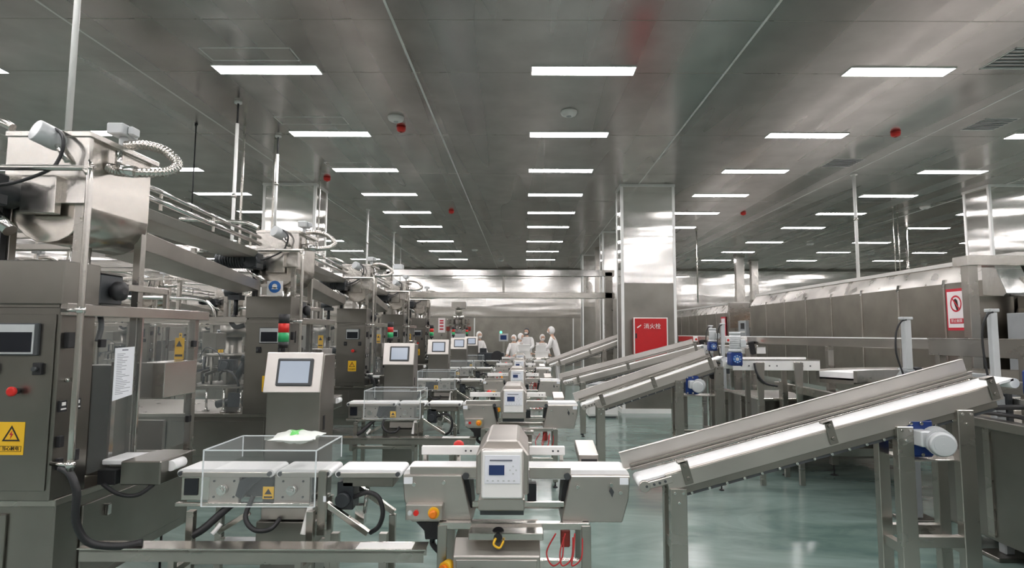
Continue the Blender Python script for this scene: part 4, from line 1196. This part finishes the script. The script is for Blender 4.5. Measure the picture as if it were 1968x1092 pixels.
# horizontal collecting belt behind the second inclined conveyor
def cross_belt(label, x0, x1, y, z, h=.11, w=.30):
    t = thing('collecting_conveyor', ((x0 + x1) / 2, y + w / 2, 0), label, 'conveyor', 'white sided collecting conveyors')
    MB().box(x0, x1, y, y + .012, z - h, z).build('side_wall', WHITE, t, .004)
    MB().box(x0, x1, y + w, y + w + .012, z - h, z + .02).build('side_wall', WHITE, t, .004)
    belt_unit(x0 + .03, x1 - .03, y + .015, y + w - .002, z - .015).build('belt', WHITE_BELT, t)
    MB().box(x0, x1, y - .006, y + .02, z, z + .01).build('top_strip', STEEL_L, t)
    for q in (.10, .42, .80):
        x = x0 + (x1 - x0) * q
        MB().cyl((x, y - .004, z - .06), (x, y, z - .06), .008, 8).cyl((x + .08, y - .004, z - .06), (x + .08, y, z - .06), .008, 8).build('side_screw', DGREY, t)
    for q in (.30, .74):
        x = x0 + (x1 - x0) * q
        MB().prism([(x - .05, z - .02), (x + .05, z - .02), (x + .03, z - .5), (x - .02, z - .5)], 'y', y - .03, y - .008).build('support_plate', STEEL_L, t, .002)
        MB().bar((x, y - .018, .02), (x, y - .018, z - .48), .05, .04).build('leg', STEEL, t)
        MB().bar((x, y + w + .03, .02), (x, y + w + .03, z - .1), .05, .04).build('leg', STEEL, t)
    MB().tube([(x0 + .22, y - .03, z - .03), (x0 + .24, y - .05, z - .14), (x0 + .32, y - .06, z - .24), (x0 + .45, y - .05, z - .27)], .012, 8).build('side_cable', BLACK, t)
    return t
cross_belt('white sided level conveyor just past the second inclined conveyor', 2.24, 3.18, 6.2, 1.325)
cross_belt('white sided level conveyor just past the third inclined conveyor', 2.75, 3.9, 9.3, 1.39)

# curved belt, rail ring and hopper tray of the sorting table
ctb = thing('sorting_table', (4.0, 6.3, 0), 'steel sorting table with curved white belt beneath the long rail', 'sorting table')
pts_o, pts_i = [], []
cxx, cyy = 4.35, 5.0
for i in range(19):
    a = math.radians(150 - i * 7)
    pts_o.append((cxx + 1.75 * math.cos(a), cyy + 1.75 * math.sin(a)))
    pts_i.append((cxx + 1.40 * math.cos(a), cyy + 1.40 * math.sin(a)))
FULL_O, FULL_I = pts_o, pts_i
def ring_strip(po, pi, z0, z1):
    m = MB(); n = len(po)
    vs = [(x, y, z0) for x, y in po] + [(x, y, z0) for x, y in pi] + [(x, y, z1) for x, y in po] + [(x, y, z1) for x, y in pi]
    fs = []
    for i in range(n - 1):
        fs += [(i, i + 1, n + i + 1, n + i), (2 * n + i, 3 * n + i, 3 * n + i + 1, 2 * n + i + 1), (i, 2 * n + i, 2 * n + i + 1, i + 1), (n + i, n + i + 1, 3 * n + i + 1, 3 * n + i)]
    fs += [(0, n, 3 * n, 2 * n), (n - 1, 3 * n - 1, 4 * n - 1, 2 * n - 1)]
    return m._add(vs, fs, False)
ring_strip(pts_o[3:10], pts_i[3:10], 1.14, 1.20).build('white_curve_belt', WHITE_BELT, ctb)
def inset(pts, r): return [(cxx + (x - cxx) * r, cyy + (y - cyy) * r) for x, y in pts]
pts_o, pts_i = pts_o[3:], pts_i[3:]
ring_strip(inset(pts_o, 1.02), inset(pts_o, 1.0), 1.08, 1.22).build('outer_rim', STEEL, ctb)
ring_strip(inset(pts_i, 1.0), inset(pts_i, .975), 1.10, 1.22).build('inner_rim', STEEL, ctb)
ring_strip(inset(pts_o, 1.0), inset(pts_i, 1.0), 1.08, 1.12).build('ring_floor', STEEL_D, ctb)
# frame below
MB().box(3.0, 5.2, 5.28, 5.34, .96, 1.04).build('front_beam', STEEL, ctb, .003)
MB().box(2.98, 3.04, 5.34, 6.9, .96, 1.04).build('side_beam', STEEL, ctb, .003)
MB().prism([(3.05, .95), (5.15, .95), (4.7, .60), (3.4, .60)], 'y', 5.40, 6.55).build('drip_hopper', STEEL_D, ctb, .004)
for (x, y) in ((3.0, 6.70), (3.55, 6.70), (4.95, 5.4), (4.95, 6.7)):
    MB().bar((x, y, .12), (x, y, 1.06), .075, .075).build('leg', STEEL, ctb, .003)
    foot(MB(), x, y, .14, .045).build('levelling_foot', BLACK, ctb)
MB().bar((2.96, 6.66, .27), (4.95, 6.66, .27), .06, .09).build('stretcher', STEEL_L, ctb, .003)
MB().bar((2.96, 6.66, .44), (4.95, 6.66, .44), .06, .06).build('stretcher', STEEL, ctb, .003)
MB().prism([(4.05, 1.12), (4.6, 1.12), (4.6, 1.22), (4.15, 1.24)], 'y', 5.6, 6.4).build('grey_flap', MGREY, ctb, .003)

# greenish steel bin with vertical ribs
bn = thing('collecting_bin', (3.6, 7.3, 0), 'large steel bin with smooth slanted side behind the second conveyor motor', 'bin')
MB()._add([(2.82, 6.80, .16), (2.88, 8.3, .16), (4.6, 8.3, .16), (4.6, 6.85, .16), (2.82, 6.80, .83), (2.88, 8.3, .80), (4.6, 8.3, .80), (4.6, 6.85, .83)],
          [(0, 3, 2, 1), (4, 5, 6, 7), (0, 1, 5, 4), (1, 2, 6, 5), (2, 3, 7, 6), (3, 0, 4, 7)], False).build('bin_body', STEEL_V, bn, .004)
MB().bar((2.80, 6.78, .84), (2.86, 8.32, .81), .05, .03).bar((2.80, 6.79, .84), (4.62, 6.84, .84), .05, .03).build('bin_rim', STEEL_L, bn, .003)
for y in (6.95, 7.5, 8.1):
    MB().box(2.80, 2.84, y - .02, y + .02, .0, .80).build('bin_rib', STEEL, bn)

# tank machine at the near side
tk = thing('tank_machine', (4.0, 3.2, 0), 'large steel tank machine with raised rim at the near end of the aisle', 'tank machine')
MB().box(3.42, 5.6, .6, 4.75, .12, .93).build('tank_body', STEEL_V, tk, .01, 2)
MB().box(3.36, 3.46, .55, 4.80, .93, 1.0).box(3.46, 5.6, 4.72, 4.80, .93, 1.0).build('tank_rim', STEEL, tk, .006)
MB().box(3.46, 5.6, .6, 4.72, .91, .935).build('tank_lid', STEEL_D, tk)
for y in (2.6, 3.5, 4.3):
    MB().box(3.405, 3.425, y - .03, y + .03, .15, .92).build('tank_rib', STEEL, tk)
MB().bar((3.45, 1.2, 1.24), (3.45, 5.1, 1.24), .07, .09).build('upper_rail', STEEL, tk, .003)
MB().bar((3.62, 1.2, 1.12), (3.62, 5.1, 1.12), .05, .05).build('lower_rail', STEEL_L, tk, .003)
for y in (3.3, 4.9):
    MB().bar((3.45, y, .95), (3.45, y, 1.2), .06, .06).build('rail_post', STEEL, tk, .003)
MB().bar((3.6, 3.9, 1.12), (5.4, 4.0, 1.12), .06, .06).build('lower_rail', STEEL_L, tk, .003)
MB().tube([(3.50, 4.4, 1.06), (3.44, 4.1, 1.10), (3.40, 3.9, 1.13), (3.42, 3.7, 1.20)], .018, 8).build('tank_cable', BLACK, tk)
MB().tube([(3.35, 4.6, 1.02), (3.48, 4.3, 1.03), (3.46, 3.6, 1.04), (3.44, 2.8, 1.02)], .016, 8).build('tank_cable', BLACK, tk)
for y in (1.0, 2.8, 4.6):
    MB().bar((3.5, y, 0), (3.5, y, .12), .06, .06).build('tank_foot', STEEL_D, tk)

# low white cabinet beyond the third conveyor
wc = thing('white_cabinet', (1.45, 11.2, 0), 'low white cabinet standing beneath the third inclined conveyor', 'cabinet')
MB().box(1.22, 1.78, 11.0, 11.5, .03, .62).build('cabinet_body', WHITE, wc, .008)
MB().box(1.24, 1.49, 10.985, 11.0, .06, .59).build('cabinet_door', WHITE, wc, .004)
MB().box(1.51, 1.76, 10.985, 11.0, .06, .59).build('cabinet_door', WHITE, wc, .004)
MB().box(1.20, 1.80, 10.97, 11.52, .62, .64).build('cabinet_top', LGREY, wc, .004)
MB().box(1.26, 1.74, 11.02, 11.48, 0, .03).build('cabinet_plinth', DGREY, wc)

# ---------------------------------------------------------------- overhead duct frame at the far end
od = thing('overhead_duct_frame', (-.3, 13.3, 0), 'high steel duct frame spanning the far end of the lines', 'duct frame')
MB().box(-3.3, 2.15, 13.6, 13.8, 2.95, 3.10).build('upper_duct', POLISH, od, .005)
MB().box(-3.3, 2.15, 13.6, 13.8, 2.42, 2.56).build('lower_duct', STEEL_L, od, .005)
for x in (-3.2, -.5, 1.5):
    MB().bar((x, 13.7, 2.56), (x, 13.7, 2.95), .05, .05).build('duct_strut', STEEL, od)
MB().box(1.92, 2.10, 13.60, 13.78, 0, 3.05).build('duct_post', STEEL, od, .006)
MB().box(2.22, 2.34, 13.60, 13.78, 0, 2.6).build('duct_post', STEEL, od, .006)
MB().box(-3.35, -3.2, 13.6, 13.75, 0, 3.05).build('duct_post', STEEL, od, .006)
MB().box(-3.12, -2.92, 13.55, 13.8, 3.10, 3.22).build('duct_damper', LGREY, od, .005)

# horizontal ducts over the outer machine rows
for i, (x0, x1, y, z, h) in enumerate(((-9.6, -3.9, 8.3, 2.78, .09), (-9.6, -3.7, 8.9, 2.60, .12), (-7.0, -3.7, 4.7, 2.05, .07), (-9.2, -3.6, 10.65, 2.72, .10))):
    t = thing('cross_duct', ((x0 + x1) / 2, y, z), 'level steel cross duct over the outer machine row, %s from the camera' % ORD[[1, 2, 0, 3][i]], 'duct', 'cross ducts')
    MB().box(x0, x1, y, y + .10, z, z + h).build('duct_body', POLISH, t, .006)
    for x in (x0 + .6, x0 + 1.9, x1 - .3):
        MB().bar((x, y + .05, 0 if i == 2 else z + h), (x, y + .05, z if i == 2 else ZC - .001), .025, .025).build('duct_strut', STEEL, t)


# ---------------------------------------------------------------- small ceiling fittings
def PC(x, y, z=ZC):
    """Where the photograph's pixel (x, y) meets the level z."""
    u, v = (x - VX) / F, (546.0 - y) / F
    c, s = math.cos(PITCH), math.sin(PITCH)
    d = Vector((u, c - v * s, s + v * c))
    return Vector((0, 0, CZ)) + d * ((z - CZ) / d.z)


for (x, y, w, lab) in ((480, 106, 1.0, 'thin framed ceiling hatch just above the first light over the packing machines'), (598, 233, 1.0, 'thin framed ceiling hatch beyond the first light over the packing machines'),
                       (1900, 236, .5, 'square ceiling vent over the tunnel machine close to the far corner'), (1618, 311, .55, 'slatted ceiling vent between the tunnel lights'),
                       (1965, 110, .6, 'ceiling vent nearest the camera over the tank machine'), (668, 318, .8, 'thin framed ceiling hatch near the third light over the packing machines')):
    p = PC(x, y)
    t = thing('ceiling_vent', (p.x, p.y, ZC), lab, 'ceiling vent', 'framed vents in the steel ceiling')
    d = .3 if w > .7 else .5
    f = MB()
    for (a, b, c, e) in ((-w / 2, w / 2, -d / 2, -d / 2 + .012), (-w / 2, w / 2, d / 2 - .012, d / 2), (-w / 2, -w / 2 + .012, -d / 2, d / 2), (w / 2 - .012, w / 2, -d / 2, d / 2)):
        f.box(p.x + a, p.x + b, p.y + c, p.y + e, ZC - .005, ZC)
    f.build('vent_frame', TRIMW, t)
    if w < .7:
        m = MB()
        for i in range(6):
            yy = p.y - d / 2 + .05 + i * (d - .1) / 5
            m.box(p.x - w / 2 + .02, p.x + w / 2 - .02, yy - .012, yy + .012, ZC - .010, ZC - .002)
        m.build('vent_slat', MGREY, t)
for i, (x, y, lab) in enumerate(((760, 226, 'white dome smoke detector close to the first red alarm'), (1557, 466, 'white dome smoke detector among the farther tunnel lights'), (1777, 394, 'white dome smoke detector over the tunnel machine, largest of those there'),
                   (1440, 503, 'white dome smoke detector near the back wall over the transfer housing'), (1776, 504, 'white dome smoke detector near the back wall beyond the tunnel machine'), (1674, 484, 'white dome smoke detector between two farther tunnel lights'),
                   (1092, 214, 'white dome smoke detector behind the first light over the metal detectors'), (912, 480, 'small white smoke detector near the far end over the checkweighers'), (963, 500, 'small white smoke detector at the back wall over the metal detectors'))):
    p = PC(x, y)
    t = thing('smoke_detector', (p.x, p.y, ZC - .06), lab, 'smoke detector', 'white dome detectors on the ceiling')
    MB().lathe((p.x, p.y, ZC - .07), [(.06, 0), (.10, .02), (.115, .05), (.115, .07)], 'z', 20).build('dome', WHITE, t)
    MB().cyl((p.x, p.y, ZC - .075), (p.x, p.y, ZC - .068), .035, 14).build('sensor_ring', MGREY, t)
for i, (x, y, lab) in enumerate(((770, 246, 'red round ceiling alarm next to the white smoke detector'), (1720, 252, 'red round ceiling alarm between the large tunnel lights'), (1428, 407, 'small red ceiling alarm beside the central pillar'),
                   (867, 406, 'small red ceiling alarm over the far checkweighers'), (628, 343, 'small red ceiling alarm close to the pillar by the packing machines'))):
    p = PC(x, y)
    t = thing('ceiling_alarm', (p.x, p.y, ZC - .06), lab, 'fire alarm', 'red alarms on the ceiling')
    MB().lathe((p.x, p.y, ZC - .07), [(.03, 0), (.06, .015), (.07, .05), (.07, .07)], 'z', 18).build('alarm_body', REDP, t)
    MB().cyl((p.x, p.y, ZC - .078), (p.x, p.y, ZC - .068), .022, 12).build('alarm_lens', REDD, t)


def drop_pipe(x, y, r, z0, lab, mat=None, black=0.0, at=None):
    p = at if at is not None else PC(x, y)
    t = thing('ceiling_drop_pipe', (p.x, p.y, z0), lab, 'pipe', 'thin pipes dropping from the ceiling')
    MB().cyl((p.x, p.y, z0), (p.x, p.y, ZC - .004 - black), r, 12).build('pipe', mat or TRIMW, t)
    MB().cyl((p.x, p.y, ZC - .03), (p.x, p.y, ZC), r * 2.2, 14).build('ceiling_flange', mat or TRIMW, t)
    if black:
        MB().cyl((p.x, p.y, ZC - .004 - black), (p.x, p.y, ZC - .03), r * .6, 8).build('black_cable', BLACK, t)
    zj = z0 + (ZC - z0) * .55
    MB().cyl((p.x, p.y, zj), (p.x, p.y, zj + .05), r * 1.35, 12).build('pipe_coupling', mat or STEEL_L, t)
    return t


pz = P(130, 255, 3.62)
drop_pipe(0, 0, .019, pz.z, 'white pipe dropping from the ceiling to the first hopper', at=Vector((pz.x, 3.62, 0)))
drop_pipe(457, 197, .022, 1.76, 'white pipe with black cable dropping beside the second hopper', black=.3)
drop_pipe(534, 262, .022, 2.9, 'white pipe dropping in front of the pillar by the packing machines', black=.3)
drop_pipe(707, 403, .025, 2.7, 'white pipe dropping to the third hopper of the packing line')
drop_pipe(757, 447, .025, 2.4, 'white pipe dropping to the farther hoppers, beyond its thicker neighbour')
drop_pipe(770, 478, .02, 2.4, 'slim white pipe dropping near the high duct frame')
drop_pipe(376, 240, .009, 3.2, 'thin black cable conduit dropping over the outer machine row', BLACK)
drop_pipe(1640, 332, .03, 2.65, 'white pipe dropping onto the roof of the tunnel machine')
drop_pipe(1724, 405, .014, 2.65, 'slim pipe dropping onto the tunnel roof, closer to the sign', STEEL_L)
drop_pipe(1741, 436, .03, 2.0, 'pipe dropping beyond the tunnel roof to the back', STEEL_L)
drop_pipe(1715, 395, .012, 2.65, 'very slim pipe dropping onto the tunnel roof beside its thicker neighbour', STEEL_L)
drop_pipe(1338, 440, .02, 2.5, 'pipe dropping just beyond the central pillar', STEEL_L)

for i, (x, y, z0, w, lab) in enumerate(((1422, 490, 2.6, .32, 'wide steel riser duct by the back wall over the transfer housing'), (1450, 497, 2.6, .28, 'pale steel riser duct beside its wider twin at the back wall'), (1152, 475, 0.0, .30, 'narrow steel riser behind the central pillar'))):
    p = PC(x, y)
    t = thing('riser_duct', (p.x, p.y, z0), lab, 'duct', 'tall steel riser ducts')
    MB().box(p.x - w / 2, p.x + w / 2, p.y, p.y + .25, z0, ZC - .002).build('duct_body', STEEL_L, t, .01)
    MB().box(p.x - w / 2 - .02, p.x + w / 2 + .02, p.y - .02, p.y + .27, ZC - .08, ZC - .002).build('duct_collar', STEEL, t)

# ---------------------------------------------------------------- far end of the hall
def work_table(x0, x1, y0, y1, lab, z=.86):
    t = thing('work_table', ((x0 + x1) / 2, (y0 + y1) / 2, 0), lab, 'table', 'steel work tables at the far end')
    MB().box(x0, x1, y0, y1, z - .04, z).build('table_top', STEEL_L, t, .004)
    MB().box(x0 + .05, x1 - .05, y0 + .05, y1 - .05, .25, .28).build('lower_shelf', STEEL, t)
    for x in (x0 + .05, x1 - .05):
        for y in (y0 + .05, y1 - .05):
            MB().bar((x, y, 0), (x, y, z - .04), .045, .045).build('leg', STEEL, t)
    return t
work_table(-1.35, .95, 17.0, 17.7, 'long steel work table in front of the group in white')
work_table(1.15, 2.9, 17.6, 18.3, 'steel work table beside the tallest person in white')
work_table(-3.4, -1.9, 18.5, 19.2, 'steel work table next to the lone person in white')
work_table(-1.6, .4, 20.4, 21.0, 'steel work table behind the group in white')
for i, (x, y, z, w) in enumerate(((-.02, 17.3, .86, .42), (.0, 17.35, 1.06, .36), (.52, 17.3, .86, .38), (.5, 17.3, 1.04, .3), (1.7, 17.9, .86, .5))):
    t = thing('white_crate', (x, y, z), ['white crate on the long work table between the two halves of the group', 'white crate standing on the crate between the group', 'white crate on the long work table by the tallest person',
              'smaller white crate on top of the crate by the tallest person', 'white crate on the short work table'][i], 'crate', 'white crates at the far end')
    MB().box(x - w / 2, x + w / 2, y - .13, y + .13, z, z + .012).box(x - w / 2, x + w / 2, y - .13, y - .115, z + .012, z + .17).box(x - w / 2, x + w / 2, y + .115, y + .13, z + .012, z + .17).box(x - w / 2, x - w / 2 + .015, y - .115, y + .115, z + .012, z + .17).box(x + w / 2 - .015, x + w / 2, y - .115, y + .115, z + .012, z + .17).build('crate_body', WHITE, t)
    MB().box(x - w / 2 - .012, x + w / 2 + .012, y - .142, y + .142, z + .155, z + .18).build('crate_rim', WHITE, t)


def terminal(px, py, D, lab, w=.36, h=.26, screen=SCREENW):
    p = P(px, py, D)
    t = thing('display_terminal', (p.x, D, 0), lab, 'display terminal', 'display terminals on stands at the far end')
    MB().box(p.x - w / 2, p.x + w / 2, D, D + .12, p.z - h / 2, p.z + h / 2).build('terminal_case', LGREY, t, .008)
    MB().box(p.x - w * .33, p.x + w * .33, D - .006, D, p.z - h * .28, p.z + h * .30).build('terminal_screen', BLUEST if screen is None else screen, t)
    MB().bar((p.x, D + .06, .02), (p.x, D + .06, p.z - h / 2), .05, .05).build('terminal_pole', STEEL, t)
    MB().box(p.x - .2, p.x + .2, D - .1, D + .25, 0, .02).build('terminal_foot', STEEL_D, t)
    return t
terminal(968, 649, 16.3, 'display terminal with blue screen between the lone person and the group', .26, .22, LCD)
gl = thing('green_lamp', (0, 0, 0), 'small green glowing lamp on top of the blue screen terminal', 'lamp')
p = P(963, 639, 16.35); gl.location = p
MB().ball(p, .035, 12, 8).build('lamp_globe', GREENL, gl)
MB().cyl((p.x, p.y, p.z - .05), (p.x, p.y, p.z - .03), .02, 10).build('lamp_base', BLACK, gl)

# multihead weigher
mh = thing('multihead_weigher', (-1.9, 16.6, 0), 'tall multihead weigher with a ring of polished buckets behind the far displays', 'weigher')
p = P(882, 614, 16.6); wx, wy, wz = p.x, 16.6, p.z
MB().cyl((wx, wy, wz + .02), (wx, wy, wz + .13), .22, 24, .10).build('top_cone', POLISH, mh)
MB().cyl((wx, wy, wz - .22), (wx, wy, wz + .02), .14, 20).build('centre_drum', STEEL, mh)
for i in range(12):
    a = 2 * PI * i / 12
    q = Vector((wx + .27 * math.cos(a), wy + .27 * math.sin(a), wz - .08))
    MB().obox(q, (.11, .09, .15), Matrix.Rotation(a, 3, 'Z')).build('bucket', POLISH, mh, .01)
    MB().obox(q + Vector((-.03 * math.cos(a), -.03 * math.sin(a), -.16)), (.09, .08, .12), Matrix.Rotation(a, 3, 'Z')).build('bucket', POLISH, mh, .01)
MB().cyl((wx, wy, wz - .42), (wx, wy, wz - .22), .08, 16, .22).build('collecting_cone', POLISH, mh)
MB().box(wx - .2, wx + .2, wy - .2, wy + .2, wz - .62, wz - .42).build('weigher_body', LGREY, mh, .01)
MB().cyl((wx, wy, wz + .13), (wx, wy, wz + .30), .10, 14).box(wx - .20, wx + .20, wy - .15, wy + .15, wz + .30, wz + .50).build('infeed_box', STEEL, mh, .01)
for sx_ in (-.3, .3):
    MB().bar((wx + sx_, wy, 0), (wx + sx_, wy, wz - .3), .07, .07).build('stand_leg', STEEL, mh)
    MB().box(wx + sx_ - .05, wx + sx_ + .05, wy - .1, wy + .1, wz - .34, wz - .22).build('red_clamp', REDD, mh)
MB().box(wx - .33, wx + .33, wy - .25, wy + .25, wz - .68, wz - .62).build('stand_platform', STEEL, mh)

s3 = thing('small_notice', (-2.4, 15.4, 1.6), 'small white notice with red print hanging near the multihead weigher', 'notice')
p = P(849, 626, 15.0)
MB().box(p.x - .09, p.x + .09, 15.0, 15.01, p.z - .19, p.z + .19).build('notice_sheet', SIGNW, s3)
for dz in (-.10, -.02, .06, .12):
    MB().box(p.x - .05, p.x + .05, 14.996, 15.0, p.z + dz - .018, p.z + dz + .018).build('red_line', SIGNR, s3)
MB().bar((p.x, 15.03, 0), (p.x, 15.03, p.z + .19), .03, .03).build('notice_pole', STEEL, s3)

# dark blower and white drums among the far machines
bw = thing('black_blower', (-.9, 15.9, 0), 'low black blower unit beside the work table at the far end', 'blower')
p = P(950, 685, 15.9)
MB().box(p.x - .42, p.x + .28, 15.6, 16.1, p.z - .18, p.z + .10).build('blower_body', BLACKM, bw, .02)
MB().cyl((p.x + .1, 15.55, p.z), (p.x + .1, 15.6, p.z), .16, 20).build('blower_cover', BLACK, bw)
MB().box(p.x - .38, p.x - .2, 15.7, 15.95, p.z + .10, p.z + .22).build('blower_inlet', BLACKM, bw)
MB().bar((p.x - .3, 15.85, 0), (p.x - .3, 15.85, p.z - .18), .06, .06).bar((p.x + .2, 15.85, 0), (p.x + .2, 15.85, p.z - .18), .06, .06).build('blower_stand', STEEL, bw)


# ---------------------------------------------------------------- people in white coveralls
def skin_mesh(name, joints, edges, mat, parent, root=0, sub=1):
    """One continuous surface grown round a chain of joints: joints are (position, radius or (rx, ry))."""
    me = bpy.data.meshes.new(name)
    bm = bmesh.new()
    lay = bm.verts.layers.skin.new()
    off = base_of(parent)
    vs = []
    for i, (p, r) in enumerate(joints):
        v = bm.verts.new(Vector(p) - off)
        v[lay].radius = r if isinstance(r, tuple) else (r, r)
        v[lay].use_root = (i == root)
        vs.append(v)
    for a, b in edges:
        bm.edges.new((vs[a], vs[b]))
    bm.to_mesh(me); bm.free()
    me.materials.append(mat)
    o = bpy.data.objects.new(name, me); COL.objects.link(o); o.parent = parent
    sk = o.modifiers.new('skin', 'SKIN'); sk.use_smooth_shade = True; sk.use_x_symmetry = False; sk.branch_smoothing = .3
    ss = o.modifiers.new('sub', 'SUBSURF'); ss.levels = sub; ss.render_levels = sub
    return o


def person(x, y, h, yaw, lab, bend=0.15, reach=.34, reach2=.30, cap=None, wide=1.0):
    """A worker of height h at (x, y); yaw turns the way they face (0 = away from the camera)."""
    t = thing('person', (x, y, 0), lab, 'person', 'workers in white at the far end')
    k = h / 1.72
    fwd = Vector((math.sin(yaw), math.cos(yaw), 0)); side = Vector((fwd.y, -fwd.x, 0))
    base = Vector((x, y, 0))
    def q(s_, f_, z_): return base + side * s_ * k + fwd * f_ * k + Vector((0, 0, z_ * k))
    b = bend
    J, E = [], []
    def add(p, r, prev=None):
        J.append((p, r)); i = len(J) - 1
        if prev is not None: E.append((prev, i))
        return i
    def arms(r0, r1, r2, hand):
        for sg, rc in ((-1, reach), (1, reach2)):
            s1 = add(q(sg * .17 * wide, b * .9, 1.39), r0 * 1.1, chest)
            el = add(q(sg * .24 * wide, b + .06, 1.12), r1, s1)
            wr = add(q(sg * .15, b + rc, 1.03), r2, el)
            if hand:
                pa = add(q(sg * .14, b + rc + .07, 1.02), .030, wr)
                for fi, (ds, ln) in enumerate(((-.030, .060), (-.010, .075), (.010, .070), (.028, .055))):
                    f1 = add(q(sg * .14 + ds, b + rc + .11, 1.01), .009, pa)
                    add(q(sg * .14 + ds, b + rc + .11 + ln, .985 - .004 * fi), .007, f1)
                th = add(q(sg * .14 - sg * .035, b + rc + .06, 1.005), .010, pa)
                add(q(sg * .14 - sg * .055, b + rc + .10, .99), .008, th)
    # body: one continuous surface with head and hands
    pel = add(q(0, 0, .93), (.12, .10))
    waist = add(q(0, b * .35, 1.10), (.105, .085), pel)
    chest = add(q(0, b * .8, 1.33), (.125, .09), waist)
    neck = add(q(0, b * .95, 1.47), .048, chest)
    hd0 = add(q(0, b + .02, 1.56), (.062, .072), neck)
    add(q(0, b + .02, 1.66), (.060, .075), hd0)
    arms(.045, .036, .026, True)
    for sg in (-1, 1):
        hp_ = add(q(sg * .09, 0, .86), .075, pel)
        kn = add(q(sg * .10, .02, .48), .052, hp_)
        an = add(q(sg * .10, 0, .09), .036, kn)
        add(q(sg * .11, .13, .035), .030, an)
    skin_mesh('body', J, E, SKIN, t)
    # coverall over it
    J, E = [], []
    pel = add(q(0, 0, .90), (.155 * wide, .13))
    waist = add(q(0, b * .35, 1.10), (.145 * wide, .12), pel)
    chest = add(q(0, b * .8, 1.33), (.160 * wide, .12), waist)
    nk = add(q(0, b * .9, 1.44), (.085, .08), chest)
    arms(.066, .056, .042, False)
    for sg in (-1, 1):
        hp_ = add(q(sg * .10, 0, .82), .095, pel)
        kn = add(q(sg * .105, .02, .48), .072, hp_)
        add(q(sg * .105, 0, .12), .058, kn)
    skin_mesh('white_coverall', J, E, WHITE_CLOTH, t)
    # hood or cap, mask, eyes
    hc = q(0, b + .015, 1.62)
    m = MB()
    N, M = 16, 10; vs, fs = [], []
    for j in range(M + 1):
        el = -PI / 2 + PI * j / M
        for i in range(N):
            az = 2 * PI * i / N
            d = side * math.cos(az) * math.cos(el) * .098 + fwd * math.sin(az) * math.cos(el) * .112 + Vector((0, 0, math.sin(el) * .128))
            front = math.sin(az) * math.cos(el)
            if front > .45 and -.6 < math.sin(el) < .42: d *= .74
            vs.append(hc + d * k)
    for j in range(M):
        for i in range(N):
            fs.append((j * N + i, j * N + (i + 1) % N, (j + 1) * N + (i + 1) % N, (j + 1) * N + i))
    m._add(vs, fs, True)
    m.build('hood', cap or WHITE_CLOTH, t)
    f = MB().ball(hc + fwd * .045 * k + Vector((0, 0, -.005)), .075 * k, 14, 10, 1.15).build('face', SKIN, t)
    MB().ball(hc + fwd * .075 * k + Vector((0, 0, -.045 * k)), .055 * k, 12, 8, .8).build('face_mask', WHITE_CLOTH, f)
    for sg in (-1, 1):
        MB().ball(hc + fwd * .116 * k + side * sg * .03 * k + Vector((0, 0, .012 * k)), .010 * k, 8, 6).build('eye', INKK, f)
    MB().ball(hc + fwd * .122 * k + Vector((0, 0, -.012 * k)), .012 * k, 8, 6, 1.4).build('nose', SKIN, f)
    for sg in (-1, 1):
        MB().box(*(lambda c: (c.x - .05, c.x + .05, c.y - .07, c.y + .12, 0, .075))(q(sg * .11, .06, 0))).build('boot', WHITE, t, .025, 2)
    return t


PPL = [((921, 637), 17.9, PI - .5, 'person in white hooded coverall standing alone beside the far displays', .12, None, .9),
       ((988, 643), 18.2, PI + .3, 'person in white at one end of the group, facing the camera over the long table', .12, None, .9),
       ((1002, 640), 18.6, PI * .6, 'person in white bending over the table in the middle of the group', .30, None, 1.0),
       ((1013, 630), 19.4, -PI * .9, 'person in white with grey hair cover standing behind the group', .05, DGREY, 1.0),
       ((1043, 642), 18.4, PI * .9, 'person in white leaning over the crates next to the tallest worker', .28, None, .9),
       ((1061, 627), 17.9, -PI * .45, 'tallest person in white coverall seen from the side with bent back', .20, None, 1.25)]
for (hx, hy), D, yaw, lab, bend, cap, wide in PPL:
    p = P(hx, hy, D)
    h = (p.z) / 1.75 * 1.72
    fwd = Vector((math.sin(yaw), math.cos(yaw), 0))
    person(p.x - fwd.x * bend, D - fwd.y * bend, h, yaw, lab, bend, cap=cap, wide=wide)
